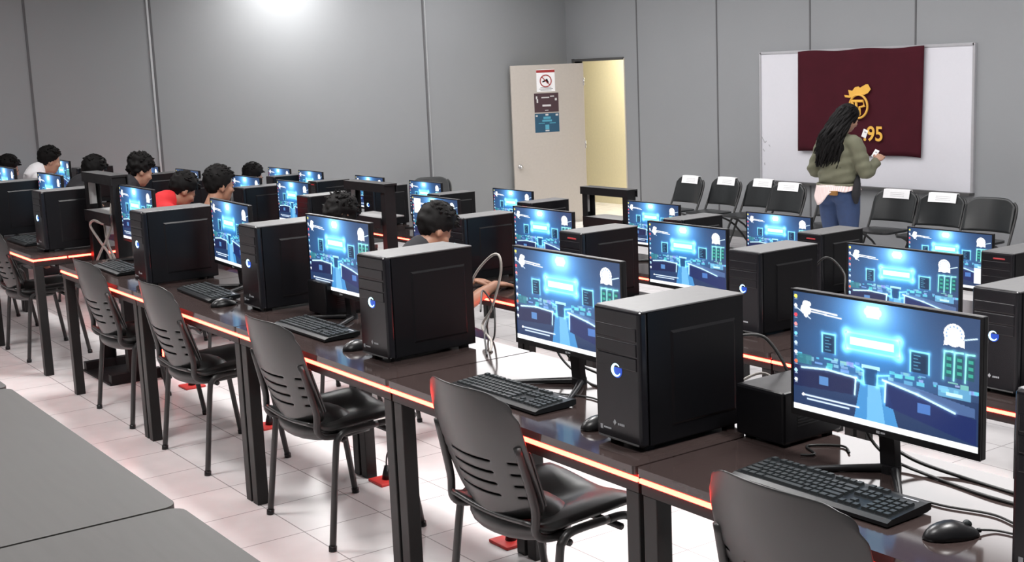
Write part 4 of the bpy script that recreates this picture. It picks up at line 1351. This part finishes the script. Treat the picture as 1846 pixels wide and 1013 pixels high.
    for s in (1, -1):
        bm = bmesh.new(); an = Vector((0.33, s * 0.11, 0.085))
        add_tube(bm, [an + Vector((-0.045, 0, -0.045)), an + Vector((0.0, 0, -0.04)), an + Vector((0.08, 0, -0.05)), an + Vector((0.17, 0, -0.06))], 0, 12, 4, radii=[0.04, 0.044, 0.038, 0.022])
        for v_ in bm.verts: v_.co.z = max(0.002, v_.co.z)
        obj('shoe', bm, M['black_cloth'], root, True)
    return root
def seat_for(x, y, r_, lab, rz=0):
    dup(ch0, (x, y, zt(r_)), rz, lab, 'stacking chairs')
F2, F3 = zt(2), zt(3)
def student(hx_, hy_, r_, top, lab, clab, **k):
    """head wanted at world (hx_, hy_)"""
    hd = k.pop('head', (0.15, 0.0))
    x, y = hx_ - hd[0], hy_ - hd[1]
    seated('person', lab, (x, y, zt(r_)), top, head=hd, **k)
    seat_for(x - 0.0, y, r_, clab)
student(3.50, 5.73, 2, 1.235, 'person with black hair bent over the desk behind the third tower, bare forearm showing', 'black plastic chair under the person behind the third tower',
        shirt='black_cloth', pitch=38, head=(0.20, 0.0), seed=3, sleeves='short', collar=True, hunch=0.6, hands=((0.50, 0.09), (0.52, -0.10)))
student(3.50, 6.80, 2, 1.215, 'person with black curly hair partly hidden behind the third monitor', 'black plastic chair under the person behind the third monitor',
        shirt='black_cloth', pitch=30, seed=5, curly=1, collar=True)
student(3.52, 8.66, 2, 1.315, 'person seen in profile with cropped black hair, looking right, above the fourth monitor', 'black plastic chair under the person seen in profile',
        shirt='black_cloth', pitch=8, head=(0.10, 0.0), seed=8, hunch=0.25)
student(3.50, 9.34, 2, 1.245, 'person in a red jacket with head bowed', 'black plastic chair under the person in red',
        shirt='red_cloth', pitch=34, head=(0.22, 0.0), seed=11, collar=True, hunch=1.15, hands=((0.46, 0.06), (0.46, -0.10)))
student(3.50, 10.26, 2, 1.355, 'person in black with a raised collar and thick black curls', 'black plastic chair under the person with a raised collar',
        shirt='black_cloth', pitch=24, seed=14, curly=1, hood=True, hunch=0.55, skin='skin2')
student(3.50, 11.50, 2, 1.30, 'person with short black hair in a tan collar behind the rack', 'black plastic chair under the person with a tan collar',
        shirt='black_cloth', pitch=30, seed=17, collar=True, hunch=0.8)
student(3.50, 12.86, 2, 1.345, 'person in a white shirt at far left looking at a screen', 'black plastic chair under the person in the white shirt',
        shirt='white_cloth', pitch=14, head=(0.10, 0.0), seed=21, hunch=0.9, collar=True, skin='skin2')
student(3.30, 13.66, 2, 1.25, 'person with black hair cut off by the left edge', 'black plastic chair under the person at the left edge',
        shirt='black_cloth', pitch=20, head=(0.08, 0.0), seed=23, skin='skin2')
student(5.28, 12.10, 3, 1.275, 'person with short black hair in the far row, seen from behind', 'black plastic chair under the person in the far row',
        shirt='grey_cloth', pitch=15, head=(0.10, 0.0), seed=26, skin='skin2')

# standing person at the whiteboard, back towards the camera, facing +x
def standing():
    WX, WY = 9.25, 7.93
    body = bmesh.new()
    hz = 1.535
    T = Matrix.Translation((0.085, -0.03, hz)) @ Matrix.Rotation(R(-18), 4, 'Z') @ Matrix.Rotation(R(26), 4, 'Y')
    pel = Vector((0, 0, 0.90)); wa = Vector((-0.005, 0, 1.05)); che = Vector((0.0, 0, 1.22)); nk = Vector((0.02, 0, 1.40))
    def torso(bm_, ex, low=True):
        if low: add_ell(bm_, pel, (0.135 + ex, 0.185 + ex, 0.13 + ex), 3)
        add_ell(bm_, wa, (0.115 + ex, 0.155 + ex, 0.14 + ex), 3)
        add_ell(bm_, che, (0.12 + ex, 0.17 + ex, 0.15 + ex), 3)
        add_ell(bm_, Vector((0.0, 0, 1.335)), (0.085 + ex, 0.165 + ex, 0.062 + ex), 3)
    torso(body, 0)
    add_tube(body, [Vector((0.0, 0, 1.32)), nk, Vector((0.06, -0.02, 1.47))], 0, 14, 3, radii=[0.07, 0.055, 0.055])
    head_parts(body, T)
    shl = [Vector((0.0, 0.18, 1.32)), Vector((0.0, -0.18, 1.32))]
    elb = [Vector((-0.02, 0.275, 1.06)), Vector((0.03, -0.285, 1.06))]
    wrs = [Vector((0.23, 0.13, 1.12)), Vector((0.24, -0.255, 1.155))]
    for k_, s in enumerate((1, -1)):
        add_tube(body, [shl[k_] - Vector((0, s * .05, 0)), shl[k_], (shl[k_] + elb[k_]) / 2, elb[k_], (elb[k_] + wrs[k_]) / 2, wrs[k_]], 0, 12, 4, radii=[0.055, 0.056, 0.05, 0.042, 0.038, 0.024])
        hip = Vector((0, s * 0.095, 0.86)); kn = Vector((0.02, s * 0.10, 0.48)); an = Vector((-0.01, s * 0.105, 0.09))
        add_tube(body, [hip, (hip + kn) / 2, kn, (kn + an) / 2 + Vector((-0.02, 0, 0.04)), an], 0, 14, 4, radii=[0.105, 0.094, 0.062, 0.058, 0.038])
        add_tube(body, [an + Vector((-0.03, 0, -0.03)), an + Vector((0.05, 0, -0.05)), an + Vector((0.15, 0, -0.06))], 0, 10, 3, radii=[0.038, 0.036, 0.026])
    body = remeshed(body, 0.011)
    hand_parts(body, wrs[0] - Vector((0.01, 0, 0)), (0.6, -0.55, 0.25), (0.2, -0.3, -0.9), 0.8, -1)
    hand_parts(body, wrs[1] - Vector((0.01, 0, 0)), (0.75, 0.25, 0.35), (0.2, 0.5, -0.8), 0.8, 1)
    root = obj('person', body, M['skin2'], None, True)
    root.location = (WX, WY, FZ)
    tag(root, 'person standing at the whiteboard with long black curls, olive jacket and blue jeans', 'person')
    eyes_obj(T, root)
    # jeans
    t_ = bmesh.new()
    add_ell(t_, pel + Vector((-0.012, 0, -0.005)), (0.15, 0.197, 0.125), 3)
    for s in (1, -1):
        add_ell(t_, (-0.055, s * 0.085, 0.86), (0.105, 0.10, 0.11), 3)
        hip = Vector((0, s * 0.098, 0.86)); kn = Vector((0.02, s * 0.105, 0.48)); an = Vector((-0.005, s * 0.11, 0.07))
        add_tube(t_, [hip, (hip + kn) / 2, kn, (kn + an) / 2, an], 0, 14, 4, radii=[0.118, 0.106, 0.078, 0.072, 0.066])
    t_ = remeshed(t_, 0.011)
    obj('jeans', t_, M['denim'], root, True)
    for s in (1, -1):
        bm = bmesh.new(); an = Vector((-0.01, s * 0.11, 0.085))
        add_tube(bm, [an + Vector((-0.045, 0, -0.045)), an + Vector((0.0, 0, -0.04)), an + Vector((0.08, 0, -0.05)), an + Vector((0.17, 0, -0.06))], 0, 12, 4, radii=[0.04, 0.044, 0.038, 0.022])
        for v_ in bm.verts: v_.co.z = max(0.002, v_.co.z)
        obj('shoe', bm, M['black_cloth'], root, True)
    # shirt tail below the jacket, longer on the left
    bm = bmesh.new()
    n = 40; rings = []
    for j in range(7):
        f_ = j / 6
        ring = []
        for i in range(n):
            a = 2 * PI * i / n
            drop = 0.05 + 0.13 * max(0, math.sin(a - 1.1)) ** 4 + 0.015 * math.sin(5 * a)
            if abs(math.atan2(math.sin(a - PI - 0.25), math.cos(a - PI - 0.25))) < 0.0: drop *= 0.4
            z = 0.95 - f_ * drop
            rx, ry = 0.166 + 0.022 * f_, 0.206 + 0.016 * f_
            w_ = 0.006 * math.sin(11 * a + 2) * f_
            ring.append(bm.verts.new(((rx + w_) * math.cos(a) - 0.014, (ry + w_) * math.sin(a), z)))
        rings.append(ring)
    for j in range(6):
        for i in range(n): bm.faces.new((rings[j][i], rings[j][(i + 1) % n], rings[j + 1][(i + 1) % n], rings[j + 1][i]))
    bm.normal_update()
    bmesh.ops.solidify(bm, geom=bm.faces[:], thickness=0.003)
    obj('shirt', bm, M['pinkstripe'], root, True)
    # jacket
    g = bmesh.new()
    torso(g, 0.022, False)
    add_ell(g, (-0.008, 0, 1.02), (0.158, 0.205, 0.16), 3)
    add_ell(g, (-0.004, 0, 1.14), (0.15, 0.20, 0.16), 3)
    for v_ in g.verts: pass
    for k_, s in enumerate((1, -1)):
        end = wrs[k_] - (wrs[k_] - elb[k_]).normalized() * 0.025
        add_tube(g, [shl[k_] - Vector((0, s * .06, 0)), shl[k_], (shl[k_] + elb[k_]) / 2, elb[k_], (elb[k_] + end) / 2, end], 0, 14, 4, radii=[0.07, 0.076, 0.074, 0.068, 0.056, 0.042])
    add_tube(g, [Vector((0.0, 0, 1.36)), Vector((0.012, 0, 1.40)), Vector((0.02, 0, 1.425))], 0, 16, 3, radii=[0.10, 0.078, 0.068])
    g = remeshed(g, 0.011)
    for v_ in g.verts:
        z = v_.co.z
        arm = abs(v_.co.y) > 0.205
        if abs(v_.co.y) < 0.23 and z < 0.94: v_.co.z = 0.94 + (z - 0.94) * 0.1
        d = 0.006 * math.sin(z * 70 + v_.co.y * 25) * (1 - min(1, abs(z - 1.1) / 0.3)) + 0.005 * noise.noise(v_.co * 18)
        v_.co += v_.normal * d if v_.normal.length else Vector()
    obj('jacket', g, M['olive'], root, True)
    bm = bmesh.new()
    ring = []
    for i in range(41):
        a = 2 * PI * i / 40
        ring.append(Vector((0.160 * math.cos(a) - 0.010, 0.206 * math.sin(a), 0.945)))
    add_tube(bm, ring, 0.014, 8); obj('jacket_waistband', bm, M['olive'], root, True)
    bm = bmesh.new(); add_box(bm, -0.196, -0.165, -0.13, -0.05, 0.858, 0.901, 0.006)
    obj('leather_patch', bm, M['leather'], root)
    bm = bmesh.new()
    add_tube(bm, [(0.02, -0.20, 1.02), (-0.03, -0.235, 0.95), (-0.045, -0.235, 0.86), (-0.03, -0.225, 0.78)], 0, 10, 5, radii=[0.02, 0.034, 0.042, 0.016])
    obj('hanging_strap', bm, M['black_cloth'], root, True)
    # long wavy hair
    rnd = random.Random(4)
    bm = bmesh.new()
    vs = add_ell(bm, (-0.018, 0, 0.036), (0.112, 0.094, 0.106), 4)
    kill = [v_ for v_ in vs if (v_.co.x > 0.058 and v_.co.z < 0.075) or (v_.co.x > 0.0 and v_.co.z < -0.03)]
    bmesh.ops.delete(bm, geom=kill, context='VERTS')
    bmesh.ops.transform(bm, matrix=T, verts=bm.verts[:])
    for q in range(150):
        a = R(rnd.uniform(70, 290)); e = rnd.uniform(-0.35, 0.75)
        st = T @ Vector((-0.018 + 0.102 * math.cos(a) * math.cos(e), 0.086 * math.sin(a) * math.cos(e), 0.036 + 0.098 * math.sin(e)))
        yy = 0.035 + (st.y + 0.03) * 1.35 + rnd.uniform(-.035, .05)
        back = -0.135 - 0.035 * rnd.random() + 0.05 * (abs(yy - 0.03) / 0.15) ** 2
        ze = rnd.uniform(1.10, 1.24)
        P = []
        ph = rnd.uniform(0, 6.28); am = rnd.uniform(0.008, 0.017)
        for k_ in range(11):
            t = k_ / 10
            tt = t ** 0.8
            x = st.x + (back - st.x) * min(1, tt * 1.5) + am * math.sin(ph + t * 15)
            y = st.y + (yy - st.y) * tt + am * math.cos(ph + t * 15)
            z = st.z + (ze - st.z) * t
            P.append(Vector((x, y, z)))
        add_tube(bm, P, 0, 5, 0, radii=[0.010, 0.016, 0.016, 0.014, 0.004])
    obj('hair', bm, M['hair'], root, True)
    # papers in her hands
    for nm, c, lab, tilt in (('paper_note', (WX + 0.30, WY - 0.175, FZ + 1.215), 'white note held in the right hand of the standing person', 0.5), ('paper_note', (WX + 0.33, WY - 0.025, FZ + 1.395), 'white slip held up before the standing person', 0.2)):
        t = thing(nm, lab, 'paper', c, R(-12), 'notes held by the standing person')
        bm = bmesh.new(); add_box(bm, -0.001, 0.001, -0.034, 0.034, -0.045, 0.03)
        bmesh.ops.transform(bm, matrix=Matrix.Rotation(tilt, 4, 'Y') @ Matrix.Rotation(0.25, 4, 'X'), verts=bm.verts[:])
        obj('sheet', bm, M['paper'], t)
        bm = bmesh.new(); add_box(bm, -0.0022, -0.001, -0.02, 0.01, 0.0, 0.012)
        bmesh.ops.transform(bm, matrix=Matrix.Rotation(tilt, 4, 'Y') @ Matrix.Rotation(0.25, 4, 'X'), verts=bm.verts[:])
        obj('faint_print', bm, M['ink'], t)
    return root
standing()
